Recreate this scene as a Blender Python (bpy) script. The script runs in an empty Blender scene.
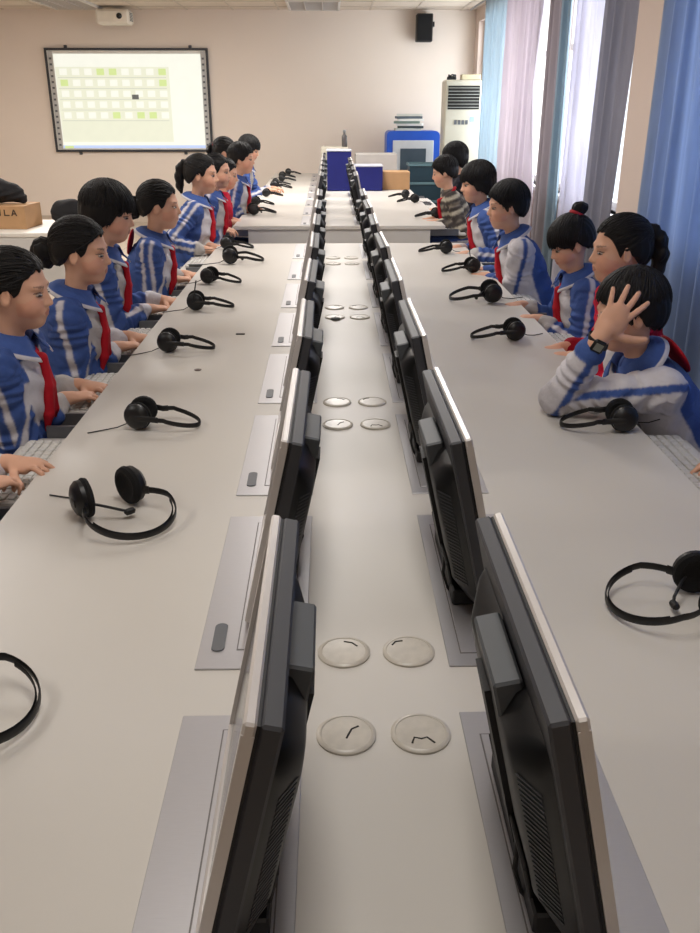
import bpy, math, random
import numpy as np
from math import sin, cos, pi, radians, atan
from mathutils import Matrix, Vector
random.seed(7)
SC = bpy.context.scene
COL = SC.collection

# ---------------------------------------------------------------- camera
PITCH = atan(361.5/870.0); PSI = radians(1.28)
cam_d = bpy.data.cameras.new('camera'); cam = bpy.data.objects.new('camera', cam_d); COL.objects.link(cam)
cam_d.sensor_fit = 'VERTICAL'; cam_d.sensor_height = 24.0; cam_d.lens = 870.0/933.0*24.0
cam_d.clip_start = 0.05; cam_d.clip_end = 200
cam.location = (0, 0, 1.55)
cam.rotation_euler = (pi/2 - PITCH, 0, -PSI)
SC.camera = cam
# ---------------------------------------------------------------- world, lights, exposure
SC.view_settings.view_transform = 'Standard'; SC.view_settings.look = 'None'
SC.view_settings.gamma = 1.0; SC.view_settings.use_curve_mapping = False
SC.view_settings.exposure = 0.3
W = bpy.data.worlds.new('overcast_sky'); SC.world = W; W.use_nodes = True
bg = W.node_tree.nodes['Background']; bg.inputs[0].default_value = (0.86, 0.93, 1.0, 1); bg.inputs[1].default_value = 1.5
def area(name, loc, rot, sx, sy, power, col):
    l = bpy.data.lights.new(name, 'AREA'); l.shape = 'RECTANGLE'; l.size = sx; l.size_y = sy
    l.energy = power; l.color = col
    o = bpy.data.objects.new(name, l); COL.objects.link(o); o.location = loc; o.rotation_euler = rot
    return o
DAY = (0.86, 0.93, 1.0)
area('daylight_far_window', (2.4, 9.0, 1.7), (0, pi/2, 0), 1.7, 6.2, 190, DAY)
area('daylight_near_window', (2.4, 3.0, 1.7), (0, pi/2, 0), 1.7, 4.0, 105, DAY)
ADDED_LAMP_SPOTS = [(-2.6, 9.0), (0.0, 9.0), (-2.6, 5.2), (0.0, 5.2), (-2.6, 1.4), (0.0, 1.4), (0.0, -1.4)]  # lit ceiling lamps added out of view to brighten the room
ADDED_LAMP_POWER = {9.0: 66, 5.2: 27, 1.4: 15, -1.4: 7}

# ---------------------------------------------------------------- helpers
def lin(c):
    r = []
    for v in c[:3]:
        v = v/255.0
        r.append(v/12.92 if v <= 0.04045 else ((v+0.055)/1.055)**2.4)
    return tuple(r)
MATS = {}
def mat(name, rgb, rough=0.6, metal=0.0, var=0.05, scale=8.0, bump=0.0, bscale=60.0, spec=0.5, emit=None, estr=0.0,
        attr=False, trans=0.0, sheen=0.0, stretch=None):
    if name in MATS: return MATS[name]
    m = bpy.data.materials.new(name); m.use_nodes = True; nt = m.node_tree; N = nt.nodes; L = nt.links
    b = N['Principled BSDF']
    b.inputs['Roughness'].default_value = rough; b.inputs['Metallic'].default_value = metal
    b.inputs['Specular IOR Level'].default_value = spec
    if sheen: b.inputs['Sheen Weight'].default_value = sheen
    tc = N.new('ShaderNodeTexCoord'); src = tc.outputs['Object']
    if stretch:
        mp = N.new('ShaderNodeMapping'); mp.inputs['Scale'].default_value = stretch
        L.new(src, mp.inputs['Vector']); src = mp.outputs['Vector']
    nz = N.new('ShaderNodeTexNoise'); nz.inputs['Scale'].default_value = scale; nz.inputs['Detail'].default_value = 4
    L.new(src, nz.inputs['Vector'])
    mr = N.new('ShaderNodeMapRange'); mr.inputs['To Min'].default_value = 1-var; mr.inputs['To Max'].default_value = 1+var
    mr.inputs['From Min'].default_value = 0.3; mr.inputs['From Max'].default_value = 0.7
    L.new(nz.outputs['Fac'], mr.inputs['Value'])
    mx = N.new('ShaderNodeVectorMath'); mx.operation = 'SCALE'
    if attr:
        at = N.new('ShaderNodeAttribute'); at.attribute_name = 'Col'; L.new(at.outputs['Color'], mx.inputs[0])
    else:
        mx.inputs[0].default_value = lin(rgb)
    L.new(mr.outputs['Result'], mx.inputs['Scale']); L.new(mx.outputs['Vector'], b.inputs['Base Color'])
    if bump:
        n2 = N.new('ShaderNodeTexNoise'); n2.inputs['Scale'].default_value = bscale; n2.inputs['Detail'].default_value = 3
        L.new(src, n2.inputs['Vector'])
        bp = N.new('ShaderNodeBump'); bp.inputs['Strength'].default_value = bump; bp.inputs['Distance'].default_value = 0.01
        L.new(n2.outputs['Fac'], bp.inputs['Height']); L.new(bp.outputs['Normal'], b.inputs['Normal'])
    if emit:
        b.inputs['Emission Color'].default_value = (*lin(emit), 1); b.inputs['Emission Strength'].default_value = estr
    if trans:
        out = N['Material Output']; tl = N.new('ShaderNodeBsdfTranslucent'); L.new(mx.outputs['Vector'], tl.inputs['Color'])
        ms = N.new('ShaderNodeMixShader'); ms.inputs[0].default_value = trans
        L.new(b.outputs[0], ms.inputs[1]); L.new(tl.outputs[0], ms.inputs[2]); L.new(ms.outputs[0], out.inputs['Surface'])
    MATS[name] = m
    return m

class MB:
    """collects faces; build() links them as one mesh object"""
    def __init__(s): s.v = []; s.f = []; s.mi = []; s.M = Matrix(); s.k = 0
    def add(s, vs, fs):
        o = len(s.v)
        s.v += [tuple(s.M @ Vector(p)) for p in vs]; s.f += [tuple(i+o for i in f) for f in fs]; s.mi += [s.k]*len(fs)
        return s
    def box(s, x0, x1, y0, y1, z0, z1, bev=0.0):
        if bev <= 0:
            vs = [(x, y, z) for x in (x0, x1) for y in (y0, y1) for z in (z0, z1)]
            return s.add(vs, [(0,1,3,2),(4,6,7,5),(0,4,5,1),(2,3,7,6),(0,2,6,4),(1,5,7,3)])
        b = min(bev, (x1-x0)*.49, (y1-y0)*.49, (z1-z0)*.49)
        # bevelled box: 24 vertices
        c = [(x0+x1)/2, (y0+y1)/2, (z0+z1)/2]; h = [(x1-x0)/2, (y1-y0)/2, (z1-z0)/2]
        vs = []; idx = {}
        for sx in (-1,1):
            for sy in (-1,1):
                for sz in (-1,1):
                    for ax in range(3):
                        q = [h[0]-b, h[1]-b, h[2]-b]; q[ax] = h[ax]
                        idx[(sx,sy,sz,ax)] = len(vs); vs.append((c[0]+sx*q[0], c[1]+sy*q[1], c[2]+sz*q[2]))
        fs = []
        for sx in (-1,1):
            for sy in (-1,1):
                for sz in (-1,1): fs.append((idx[(sx,sy,sz,0)], idx[(sx,sy,sz,1)], idx[(sx,sy,sz,2)]))
        for a in range(3):
            o1, o2 = [i for i in range(3) if i != a]
            for sg in (-1,1):
                l = []
                for u, w in ((-1,-1),(1,-1),(1,1),(-1,1)):
                    t = [0,0,0]; t[a] = sg; t[o1] = u; t[o2] = w; l.append(idx[(t[0],t[1],t[2],a)])
                fs.append(tuple(l))
            for u in (-1,1):
                for w in (-1,1):
                    t = [0,0,0]; t[o1] = u; t[o2] = w
                    t1 = list(t); t1[a] = -1; t2 = list(t); t2[a] = 1
                    fs.append((idx[(*t1,o1)], idx[(*t2,o1)], idx[(*t2,o2)], idx[(*t1,o2)]))
        return s.add(vs, fs)
    def lathe(s, prof, n=24, axis='Z', c=(0,0,0)):
        vs = []; fs = []
        for r, z in prof:
            for i in range(n):
                a = 2*pi*i/n; p = (r*cos(a), r*sin(a), z)
                if axis == 'Y': p = (p[0], p[2], p[1])
                if axis == 'X': p = (p[2], p[0], p[1])
                vs.append((p[0]+c[0], p[1]+c[1], p[2]+c[2]))
        for j in range(len(prof)-1):
            for i in range(n):
                k = (i+1) % n; fs.append((j*n+i, j*n+k, (j+1)*n+k, (j+1)*n+i))
        fs.append(tuple(range(n))[::-1]); fs.append(tuple((len(prof)-1)*n+i for i in range(n)))
        return s.add(vs, fs)
    def tube(s, pts, r, n=8, closed=False, flat=None):
        pts = [Vector(p) for p in pts]; m = len(pts); vs = []; fs = []
        rr = r if isinstance(r, (list, tuple)) else [r]*m
        up = Vector((0,0,1))
        for i, p in enumerate(pts):
            a = pts[(i-1) % m] if (closed or i > 0) else p; b = pts[(i+1) % m] if (closed or i < m-1) else p
            t = (b-a).normalized()
            u = up - t*up.dot(t)
            if u.length < 0.15: u = Vector((0,1,0)) - t*t.y
            u.normalize(); w = t.cross(u)
            ru, rw = (rr[i], rr[i]) if not flat else (flat[0], flat[1])
            for k in range(n):
                an = 2*pi*k/n; vs.append(tuple(p + u*(cos(an)*ru) + w*(sin(an)*rw)))
        for i in range(m if closed else m-1):
            j = (i+1) % m
            for k in range(n):
                l = (k+1) % n; fs.append((i*n+k, i*n+l, j*n+l, j*n+k))
        if not closed: fs.append(tuple(range(n))[::-1]); fs.append(tuple((m-1)*n+k for k in range(n)))
        return s.add(vs, fs)
    def poly(s, pts, d):
        """convex or simple polygon extruded by vector d"""
        n = len(pts); d = Vector(d)
        vs = list(pts) + [tuple(Vector(p)+d) for p in pts]
        fs = [tuple(range(n))[::-1], tuple(range(n, 2*n))] + [(i, (i+1) % n, n+(i+1) % n, n+i) for i in range(n)]
        return s.add(vs, fs)
    def build(s, name, m, parent=None, smooth=False, recalc=True, label=None):
        me = bpy.data.meshes.new(name); me.from_pydata(s.v, [], s.f); me.update()
        ms = m if isinstance(m, (list, tuple)) else [m]
        for q in ms: me.materials.append(q)
        if len(ms) > 1: me.polygons.foreach_set('material_index', s.mi)
        if recalc:
            import bmesh
            b = bmesh.new(); b.from_mesh(me); bmesh.ops.recalc_face_normals(b, faces=b.faces); b.to_mesh(me); b.free()
        if smooth: smooth_by_angle(me)
        o = bpy.data.objects.new(name, me); COL.objects.link(o)
        if parent: o.parent = parent
        if label: o['label'] = label
        return o
def smooth_by_angle(me, ang=35):
    me.polygons.foreach_set('use_smooth', [True]*len(me.polygons))
    try: me.set_sharp_from_angle(angle=radians(ang))
    except Exception: pass
def tag(o, label, cat, group=None, kind=None):
    o['label'] = label; o['category'] = cat
    if group: o['group'] = group
    if kind: o['kind'] = kind
    return o
def struct(o): o['kind'] = 'structure'; return o
def thing(name, label, cat, loc=(0,0,0), rz=0, group=None):
    o = bpy.data.objects.new(name, None); COL.objects.link(o); o.location = loc; o.rotation_euler = (0,0,rz)
    o.empty_display_size = 0.1
    return tag(o, label, cat, group)
KIDS = {}
def copy_tree(o, parent=None):
    c = o.copy(); COL.objects.link(c)
    if parent: c.parent = parent
    for ch in [q for q in bpy.data.objects if q.parent == o]: copy_tree(ch, c)
    return c

# ---------------------------------------------------------------- materials
M_table = mat('white_laminate', (203,198,190), 0.4, var=0.015, scale=3, spec=0.4)
M_panel = mat('grey_white_panel', (200,196,190), 0.5, var=0.02)
M_wall = mat('cream_wall_paint', (232,219,206), 0.85, var=0.015, scale=1.5, bump=0.05, bscale=120)
M_pillar = mat('pinkish_wall_paint', (214,196,184), 0.85, var=0.015, scale=1.5)
M_ceil = mat('ceiling_tile', (214,200,184), 0.9, var=0.02, scale=30, bump=0.1, bscale=200)
M_tbar = mat('ceiling_bar', (196,182,166), 0.6)
M_floor = None
M_silver = mat('brushed_silver', (186,184,186), 0.38, metal=0.55, var=0.03, scale=40, stretch=(1,40,1))
M_bezel = mat('silver_plastic', (205,200,196), 0.32, metal=0.35, var=0.02)
M_dark = mat('charcoal_plastic', (52,53,58), 0.5, var=0.04)
M_black = mat('black_plastic', (12,12,14), 0.42, var=0.05)
M_matt = mat('matt_black_plastic', (13,13,15), 0.55, var=0.05)
M_grey = mat('grey_plastic', (112,115,116), 0.5, var=0.03)
M_screen = mat('dark_glass_screen', (14,16,22), 0.12, var=0.02)
M_slot = mat('dark_grey_slot', (92,94,98), 0.5)
M_line = mat('seam_line', (110,106,104), 0.7)
M_grom = mat('beige_grommet', (192,185,173), 0.3, var=0.08, scale=60)
M_hole = mat('black_hole', (26,23,20), 0.8)
M_foam = mat('black_foam', (15,15,16), 0.95, var=0.1, bump=0.3, bscale=400)
M_key = mat('keyboard_grey', (206,203,198), 0.5, var=0.03)
M_royal = mat('royal_blue_card', (8,18,104), 0.7, var=0.06, scale=14)
M_cyanblue = mat('blue_steel', (32,84,190), 0.4, var=0.04)
M_card = mat('brown_cardboard', (176,138,98), 0.8, var=0.06, scale=10)
M_ink = mat('black_print', (66,50,38), 0.8)
M_stool = mat('stool_wood', (150,112,74), 0.55, var=0.1, scale=12, stretch=(1,8,1))
M_steel = mat('grey_steel_tube', (120,122,126), 0.35, metal=0.7)
M_skin = mat('skin', (0,0,0), 0.55, attr=True, var=0.03, scale=30, spec=0.3)
M_cloth = mat('tracksuit_cloth', (0,0,0), 0.8, attr=True, var=0.05, scale=40, bump=0.25, bscale=90, spec=0.2)
M_hair = mat('black_hair', (15,12,12), 0.55, var=0.35, scale=120, stretch=(1.6,1.6,.15), bump=0.25, bscale=220, spec=0.3)
M_scarf = mat('red_cotton', (176,26,40), 0.75, var=0.08, scale=30, bump=0.15, bscale=80, spec=0.2)
M_eye = mat('eye_surface', (0,0,0), 0.15, attr=True, var=0.01)

# ---------------------------------------------------------------- room
X0, X1, Y0, Y1, ZC = -5.2, 1.96, -3.0, 12.9, 2.71
def floor_mat():
    m = bpy.data.materials.new('beige_floor_tile'); m.use_nodes = True; N = m.node_tree.nodes; L = m.node_tree.links
    b = N['Principled BSDF']; b.inputs['Roughness'].default_value = 0.3
    tc = N.new('ShaderNodeTexCoord'); br = N.new('ShaderNodeTexBrick'); br.offset = 0
    br.inputs['Scale'].default_value = 1; br.inputs['Brick Width'].default_value = .6; br.inputs['Row Height'].default_value = .6
    br.inputs['Mortar Size'].default_value = .004
    br.inputs['Color1'].default_value = (*lin((186,172,154)),1); br.inputs['Color2'].default_value = (*lin((180,167,150)),1)
    br.inputs['Mortar'].default_value = (*lin((120,108,96)),1)
    L.new(tc.outputs['Object'], br.inputs['Vector']); L.new(br.outputs['Color'], b.inputs['Base Color'])
    return m
struct(MB().box(X0-.2, X1+.3, Y0-.2, Y1+.2, -.1, 0).build('floor', floor_mat()))
struct(MB().box(X0-.2, X1+.3, Y0-.2, Y1+.2, ZC, ZC+.1).build('ceiling', M_ceil))
struct(MB().box(X0-.2, X1+.3, Y1, Y1+.2, 0, ZC).build('wall_back', M_wall))
struct(MB().box(X0-.2, X1+.3, Y0-.2, Y0, 0, ZC).build('wall_front', M_wall))
struct(MB().box(X0-.2, X0, Y0, Y1, 0, ZC).build('wall_left', M_wall))
WZ0, WZ1 = .85, 2.55
WIN = [(5.78, 12.6), (1.0, 5.1)]
wl = MB()
wl.box(X1, X1+.2, Y0, Y1, 0, WZ0).box(X1, X1+.2, Y0, Y1, WZ1, ZC)
wl.box(X1, X1+.2, Y0, 1.0, WZ0, WZ1).box(X1, X1+.2, 5.1, 5.78, WZ0, WZ1).box(X1, X1+.2, 12.6, Y1, WZ0, WZ1)
struct(wl.build('wall_right', M_pillar))
struct(MB().box(X1-.14, X1, 5.2, 5.70, 0, ZC, .004).build('trim_1', M_pillar))
struct(MB().box(X0, X1, Y1-.012, Y1, 0, .1).build('baseboard_back', M_tbar))
struct(MB().box(X1-.012, X1, Y0, 5.2, 0, .1).box(X1-.012, X1, 5.70, Y1-.012, 0, .1).build('baseboard_right', M_tbar))
struct(MB().box(X0, X0+.012, Y0, Y1-.012, 0, .1).build('baseboard_left', M_tbar))
tb = MB()
x = X0 + .35
while x < X1: tb.box(x-.011, x+.011, Y0, Y1, ZC-.006, ZC+.001); x += .6
y = Y0 + .5
while y < Y1: tb.box(X0, X1, y-.011, y+.011, ZC-.005, ZC+.001); y += .6
struct(tb.build('trim_2', M_tbar))
M_glass = bpy.data.materials.new('window_glass'); M_glass.use_nodes = True
_n = M_glass.node_tree.nodes; _l = M_glass.node_tree.links
_t = _n.new('ShaderNodeBsdfTransparent'); _g = _n.new('ShaderNodeBsdfGlossy'); _g.inputs['Roughness'].default_value = .02
_m = _n.new('ShaderNodeMixShader'); _m.inputs[0].default_value = .06
_l.new(_t.outputs[0], _m.inputs[1]); _l.new(_g.outputs[0], _m.inputs[2]); _l.new(_m.outputs[0], _n['Material Output'].inputs['Surface'])
M_frame = mat('white_window_frame', (214,208,200), 0.5)
for wi, (a, b) in enumerate(WIN):
    root = bpy.data.objects.new('window_%d' % (wi+1), None); COL.objects.link(root); struct(root); root.location = (X1+.1, (a+b)/2, WZ0)
    f = MB(); h = (b-a)/2; H = WZ1-WZ0
    f.box(-.03,.03,-h,h,0,.06).box(-.03,.03,-h,h,H-.06,H); n = 6 if wi == 0 else 4
    for i in range(n+1):
        yy = -h + 2*h*i/n; yy = min(max(yy, -h+.03), h-.03); f.box(-.03,.03,yy-.03,yy+.03,.06,H-.06)
    f.box(-.025,.025,-h,h,1.12,1.17)
    f.build('window_frame', M_frame, root); MB().box(-.003,.003,-h+.01,h-.01,.03,H-.03).build('window_glass', M_glass, root)
    MB().box(-.16,-.03,-h,h,-.03,.0).build('window_sill', M_frame, root)

# ceiling lamps: visible ones unlit, lit ones added out of view
M_diff = mat('added_lamp_diffuser', (250,244,232), 0.5, emit=(255,244,228), estr=1.2)
M_diff_off = mat('unlit_lamp_grille', (205,198,190), 0.4, var=.05)
def troffer(x, y, lit, label, sx=.6, sy=1.15):
    t = thing('ceiling_lamp', label, 'ceiling light', (x, y, ZC), 0, 'recessed ceiling lamps')
    f = MB(); a, b = sx/2, sy/2
    f.box(-a,a,-b,-b+.03,-.03,0).box(-a,a,b-.03,b,-.03,0).box(-a,-a+.03,-b+.03,b-.03,-.03,0).box(a-.03,a,-b+.03,b-.03,-.03,0)
    f.build('frame', M_frame, t)
    g = MB()
    for i in range(1,8): g.box(-a+.03,a-.03,-b+sy*i/8-.004,-b+sy*i/8+.004,-.028,-.008)
    for i in (1,2): g.box(-a+sx*i/3-.006,-a+sx*i/3+.006,-b+.03,b-.03,-.029,-.008)
    g.build('louvre', M_bezel, t)
    MB().box(-a+.03,a-.03,-b+.03,b-.03,-.008,-.001).build('diffuser', M_diff if lit else M_diff_off, t)
    if lit:
        l = area('added_lamp_light', (0,0,-.035), (0,0,0), sx-.08, sy-.08, ADDED_LAMP_POWER[y]*(1.3 if x < -1 else .9), (1.0,.965,.93)); l.parent = t
troffer(-.18, 12.18, False, 'unlit recessed ceiling lamp above the far end of the desk rows', .66, 1.1)
troffer(-3.2, 12.1, False, 'unlit recessed ceiling lamp at the left above the whiteboard', .6, 1.2)
for i, (x, y) in enumerate(ADDED_LAMP_SPOTS):
    troffer(x, y, True, 'unseen lit ceiling lamp added overhead, %s of the room, %s' % ('left side' if x < -1 else 'middle', {9.0:'farthest lit row',5.2:'middle lit row',1.4:'near lit row',-1.4:'behind the camera'}[y]))

# ---------------------------------------------------------------- curtains
def curtain(y0, y1, x, z0, z1, rgb, label, fold=.13, amp=.035, trans=.45, seed=0, gather=0.0):
    rnd = random.Random(seed)
    n = int((y1-y0)/.012); rows = 14; ph = [rnd.uniform(0,6.28) for _ in range(4)]
    vs = []; fs = []
    for j in range(rows+1):
        v = j/rows; z = z1 + (z0-z1)*v
        for i in range(n+1):
            u = i/n; yy = y0 + (y1-y0)*u + gather*v*(0.5-u)
            p = (yy/fold)*2*pi
            xx = x + amp*(.6+.4*v)*(sin(p+.6*sin(p*.37+ph[0])) + .35*sin(2.3*p+ph[1]+v)) + .012*sin(yy*3+ph[2]+2*v)
            vs.append((xx, yy + .01*sin(p*2+ph[3]), z))
    for j in range(rows):
        for i in range(n):
            a = j*(n+1)+i; fs.append((a, a+1, a+n+2, a+n+1))
    m = MB(); m.add(vs, fs)
    mt = mat('curtain_cloth_%d' % seed, rgb, .9, var=.06, scale=6, stretch=(1,6,.4), trans=trans, spec=.1)
    o = m.build('curtain', mt, recalc=False, smooth=False)
    o.data.polygons.foreach_set('use_smooth', [True]*len(o.data.polygons))
    s = o.modifiers.new('thickness', 'SOLIDIFY'); s.thickness = .0015
    return tag(o, label, 'curtain', 'window curtains')
curtain(9.72, 11.08, 1.80, .05, 2.64, (204,218,226), 'pale blue curtain beside the air conditioner, farthest from the camera', .17, .035, .4, 1)
curtain(8.1, 9.62, 1.80, .06, 2.64, (214,206,212), 'off-white sheer curtain next to the farthest pale blue curtain', .20, .05, .42, 2, .25)
curtain(7.58, 8.06, 1.82, .05, 2.64, (164,156,160), 'narrow grey curtain between the off-white sheer and the blue-grey strip', .2, .035, .35, 3)
curtain(7.12, 7.5, 1.80, .05, 2.64, (150,166,176), 'narrow blue-grey curtain strip between two sheer curtains', .2, .03, .4, 4)
curtain(6.32, 7.06, 1.81, .06, 2.64, (224,222,230), 'brightest white sheer curtain in the middle of the window', .18, .05, .55, 5)
curtain(5.74, 6.28, 1.80, .05, 2.64, (156,155,164), 'grey curtain drawn back beside the wall pillar', .19, .04, .35, 6, .1)
curtain(1.0, 5.16, 1.80, .05, 2.64, (160,178,208), 'wide cornflower blue curtain nearest the camera', .21, .04, .4, 7)
rail = MB().tube([(1.8,.9,2.66),(1.8,5.19,2.66)], .012).build('rail', M_steel); tag(rail, 'curtain rail above the wide blue curtain', 'curtain rail')
rail = MB().tube([(1.8,5.72,2.66),(1.8,12.3,2.66)], .012).build('rail', M_steel); tag(rail, 'curtain rail above the pale far curtains', 'curtain rail')

# ---------------------------------------------------------------- desks
TZ = .72; CX = .07; XL = CX-.79; XR = CX+.79
def table(y0, y1, label):
    t = thing('computer_desk', label, 'desk', (CX, (y0+y1)/2, 0), 0, 'long white computer desks')
    L = (y1-y0)/2
    MB().box(-.79,.79,-L,L,TZ-.028,TZ,.003).build('tabletop', M_table, t)
    for s in (-1,1):
        MB().box(-.68,.68,min(s*L,s*(L-.02))-s*.012,max(s*L,s*(L-.02))-s*.012,.0,TZ-.028).build('end_panel', M_panel, t)
    b = MB().box(-.30,-.28,-L+.04,L-.04,0,TZ-.028).box(.28,.30,-L+.04,L-.04,0,TZ-.028); b.build('inner_panel', M_panel, t)
    n = int(round((y1-y0)/1.34))
    for i in range(1, n):
        yy = -L + 2*L*i/n
        MB().box(-.46,-.30,yy-.009,yy+.009,.0,TZ-.028).build('support_panel', M_panel, t)
        MB().box(.30,.46,yy-.009,yy+.009,.0,TZ-.028).build('support_panel', M_panel, t)
    return t
table(.42, 5.78, 'near long white desk holding the front run of monitors')
table(6.66, 12.08, 'far long white desk beyond the gap, reaching towards the back wall')
ST1 = [.766+.669*i for i in range(8)]
ST2 = [6.98+.669*i for i in range(8)]
ORD = ['first','second','third','fourth','fifth','sixth','seventh','eighth','ninth','tenth','eleventh','twelfth','thirteenth','fourteenth','fifteenth','sixteenth']
# flip-up fitting
def make_plate():
    t = thing('flip_up_frame', 'x', 'desk fitting', (0,0,0), 0, 'metal monitor flip-up frames set in the desks')
    MB().box(-.0885,.0885,-.2775,.2775,0,.003,.001).build('frame_plate', M_silver, t)
    MB().box(-.0265,.0665,-.2275,.2445,.003,.0036).build('lid_seam', M_line, t)
    MB().box(-.0245,.0645,-.2255,.2425,.003,.0044,.0005).build('lid', M_silver, t)
    pts = []
    for i in range(16):
        a = 2*pi*i/16; pts.append((-.058+.011*cos(a), -.19+.011*sin(a)+(.03 if sin(a) > 0 else -.03), .003))
    MB().poly(pts, (0,0,.0022)).build('push_button', M_slot, t)
    return t
MW, MH, TILT = .203, .338, radians(12.4)
def make_monitor():
    t = thing('monitor', 'x', 'monitor', (0,0,0), 0, 'flip-up computer monitors')
    TM = Matrix.Translation((-.014,0,.02)) @ Matrix.Rotation(TILT, 4, 'Y')
    def B(): m = MB(); m.M = TM; return m
    b = B(); e = .016
    b.box(-.002,.010,-MW,MW,0,e,.0025).box(-.002,.010,-MW,MW,MH-e,MH,.0025).box(-.002,.010,-MW,-MW+e,e-.003,MH-e+.003,.0005).box(-.002,.010,MW-e,MW,e-.003,MH-e+.003,.0005)
    b.build('front_bezel', M_bezel, t, smooth=False)
    B().box(.003,.009,-MW+e-.001,MW-e+.001,e-.001,MH-e+.001).build('screen', M_screen, t)
    B().box(.0101,.013,-MW+.003,MW-.003,.003,MH-.003).build('rim_groove', M_matt, t)
    B().box(.0131,.034,-MW+.001,MW-.001,.001,MH-.001,.003).build('housing', M_dark, t)
    # rear bulge: outer wall (frustum with rounded corners)
    def ring(x, a, z0, z1, r):
        P = []
        for cx, cz, s in ((a-r, z1-r, 0), (-a+r, z1-r, 1), (-a+r, z0+r, 2), (a-r, z0+r, 3)):
            for k in range(5):
                an = pi/2*(s + k/4); P.append((x, cx+r*cos(an), cz+r*sin(an)))
        return P
    rs = [ring(.0341,.180,.012,.285,.02), ring(.045,.172,.018,.28,.03), ring(.064,.135,.04,.255,.03), ring(.067,.13,.045,.25,.03)]
    c = B(); vs = sum(rs, []); n = 20; fs = []
    for j in range(3):
        for i in range(n): fs.append((j*n+i, j*n+(i+1)%n, (j+1)*n+(i+1)%n, (j+1)*n+i))
    fs += [tuple(range(n)), tuple(3*n+i for i in range(n))[::-1]]
    c.add(vs, fs); rear = c.build('rear_cover', M_black, t, smooth=True)
    for s in (-1,1):
        v = B()
        for i in range(26):
            z = .06 + i*.0068
            v.poly([(.0458,s*.1705,z),(.0632,s*.137,z),(.0640,s*.138,z),(.0466,s*.1715,z)], (0,0,.0026))
        v.build('vent', M_dark, rear)
    B().box(.036,.0665,-.05,.08,.250,.294,.003).build('mounting_block', mat('slate_plastic',(76,79,82),.5), t)
    a = B(); a.poly([(.067,-.03,.25),(.074,-.03,.25),(.074,.03,.25),(.067,.03,.25)], (0,0,-.22))
    a.box(.0671,.073,-.11,.11,.03,.075,.002); a.build('lift_arm', M_matt, t)
    a = MB(); a.box(.0,.062,-.13,.13,.0046,.034,.003); a.build('hinge', M_matt, t)
    b = B(); b.tube([(.068,.06,.07),(.080,.075,.04),(.078,.08,.01),(.068,.08,-.012)], .003, 6); b.build('cable', M_matt, t)
    return t
PL = make_plate(); MO = make_monitor(); first = True
for row, s in (('left', -1), ('right', 1)):
    k = 0
    for di, sts in enumerate((ST1, ST2)):
        for i, y in enumerate(sts):
            p = PL if first else copy_tree(PL)
            p.location = (CX+s*.203, y, TZ); p.rotation_euler = (0,0,0 if s < 0 else pi)
            p['label'] = 'silver flip-up frame set flush in the desk, %s from the camera in the %s row' % (ORD[k], row)
            if not (s > 0 and di == 1 and i > 3):
                m = MO if first else copy_tree(MO)
                m.location = (CX+s*.203, y+.03, TZ+.0005); m.rotation_euler = (0,0,(0 if s < 0 else pi)+random.uniform(-.012,.012)*(0 if k < 1 else 1))
                m['label'] = 'silver-edged black monitor seen from behind, %s from the camera in the %s row' % (ORD[k], row)
            first = False; k += 1
MO2 = None
# grommets
def make_grommet(kind):
    t = thing('cable_grommet', 'x', 'cable grommet', (0,0,0), 0, 'round cable grommets between the monitor rows')
    MB().lathe([(.0427,0),(.0427,.003),(.040,.0052),(.0365,.0056),(.0355,.0045)], 36).build('rim', M_grom, t, smooth=True)
    MB().lathe([(.0352,.003),(.0352,.0046),(.02,.0049),(.001,.005)], 36).build('cap', M_grom, t, smooth=True)
    m = MB()
    if kind == 0: pts = [(.018,.014),(.008,.008),(.003,-.004),(.0,-.012)]
    elif kind == 1: pts = [(-.014,-.024),(-.010,-.012),(.0,-.015),(.008,-.012),(.018,-.024)]
    elif kind == 2: pts = [(.0,.026),(.014,.022),(.022,.012)]
    else: pts = [(-.026,.014),(-.02,.024),(-.008,.026)]
    m.tube([(a,b,.0052) for a,b in pts], .0012, 6, flat=(.0006,.0016)); m.build('crack', M_hole, t)
    return t
GR = [make_grommet(i) for i in range(4)]
gy = [(.998, 'nearest the camera'), (1.2, 'of the second crosswise pair')]
names = ['third','fourth','fifth','sixth','seventh','eighth']
ys = [2.30, 2.50, 3.64, 3.83, 4.98, 5.18]
for j, y in enumerate([.998, 1.2] + ys):
    for s in (-1, 1):
        base = GR[(0 if s < 0 else 1) if j % 2 == 0 else (2 if s < 0 else 3)]
        g = base if j < 2 else copy_tree(base)
        g.location = (CX+s*.053, y, TZ)
        w = ['nearest','second','third','fourth','fifth','sixth','seventh','eighth'][j]
        g['label'] = 'beige round cable cover on the %s side, %s pair from the camera' % ('left' if s < 0 else 'right', w)
tag(MB().lathe([(.021,0),(.021,.0006)], 20, c=(CX-.05,3.60,TZ+.0056)).build('hole_disc', M_hole), 'small dark disc standing for the open hole of a far left cable cover', 'cap')  # flat black disc stands in for the dark open hole
tag(MB().lathe([(.012,0),(.013,.002),(.006,.004)], 12, c=(-.452,2.86,TZ)).build('screw_cap', mat('brown_plastic',(88,64,52),.5), smooth=True), 'small brown cap on the white desk beside a left headset', 'cap')
tag(MB().box(-.372,-.337,3.35,3.362,TZ,TZ+.003).build('desk_hole_strip', M_hole), 'tiny dark strip standing for a hole in the desk left of the third monitor frame', 'strip')  # thin dark strip stands in for a hole in the desktop

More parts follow.
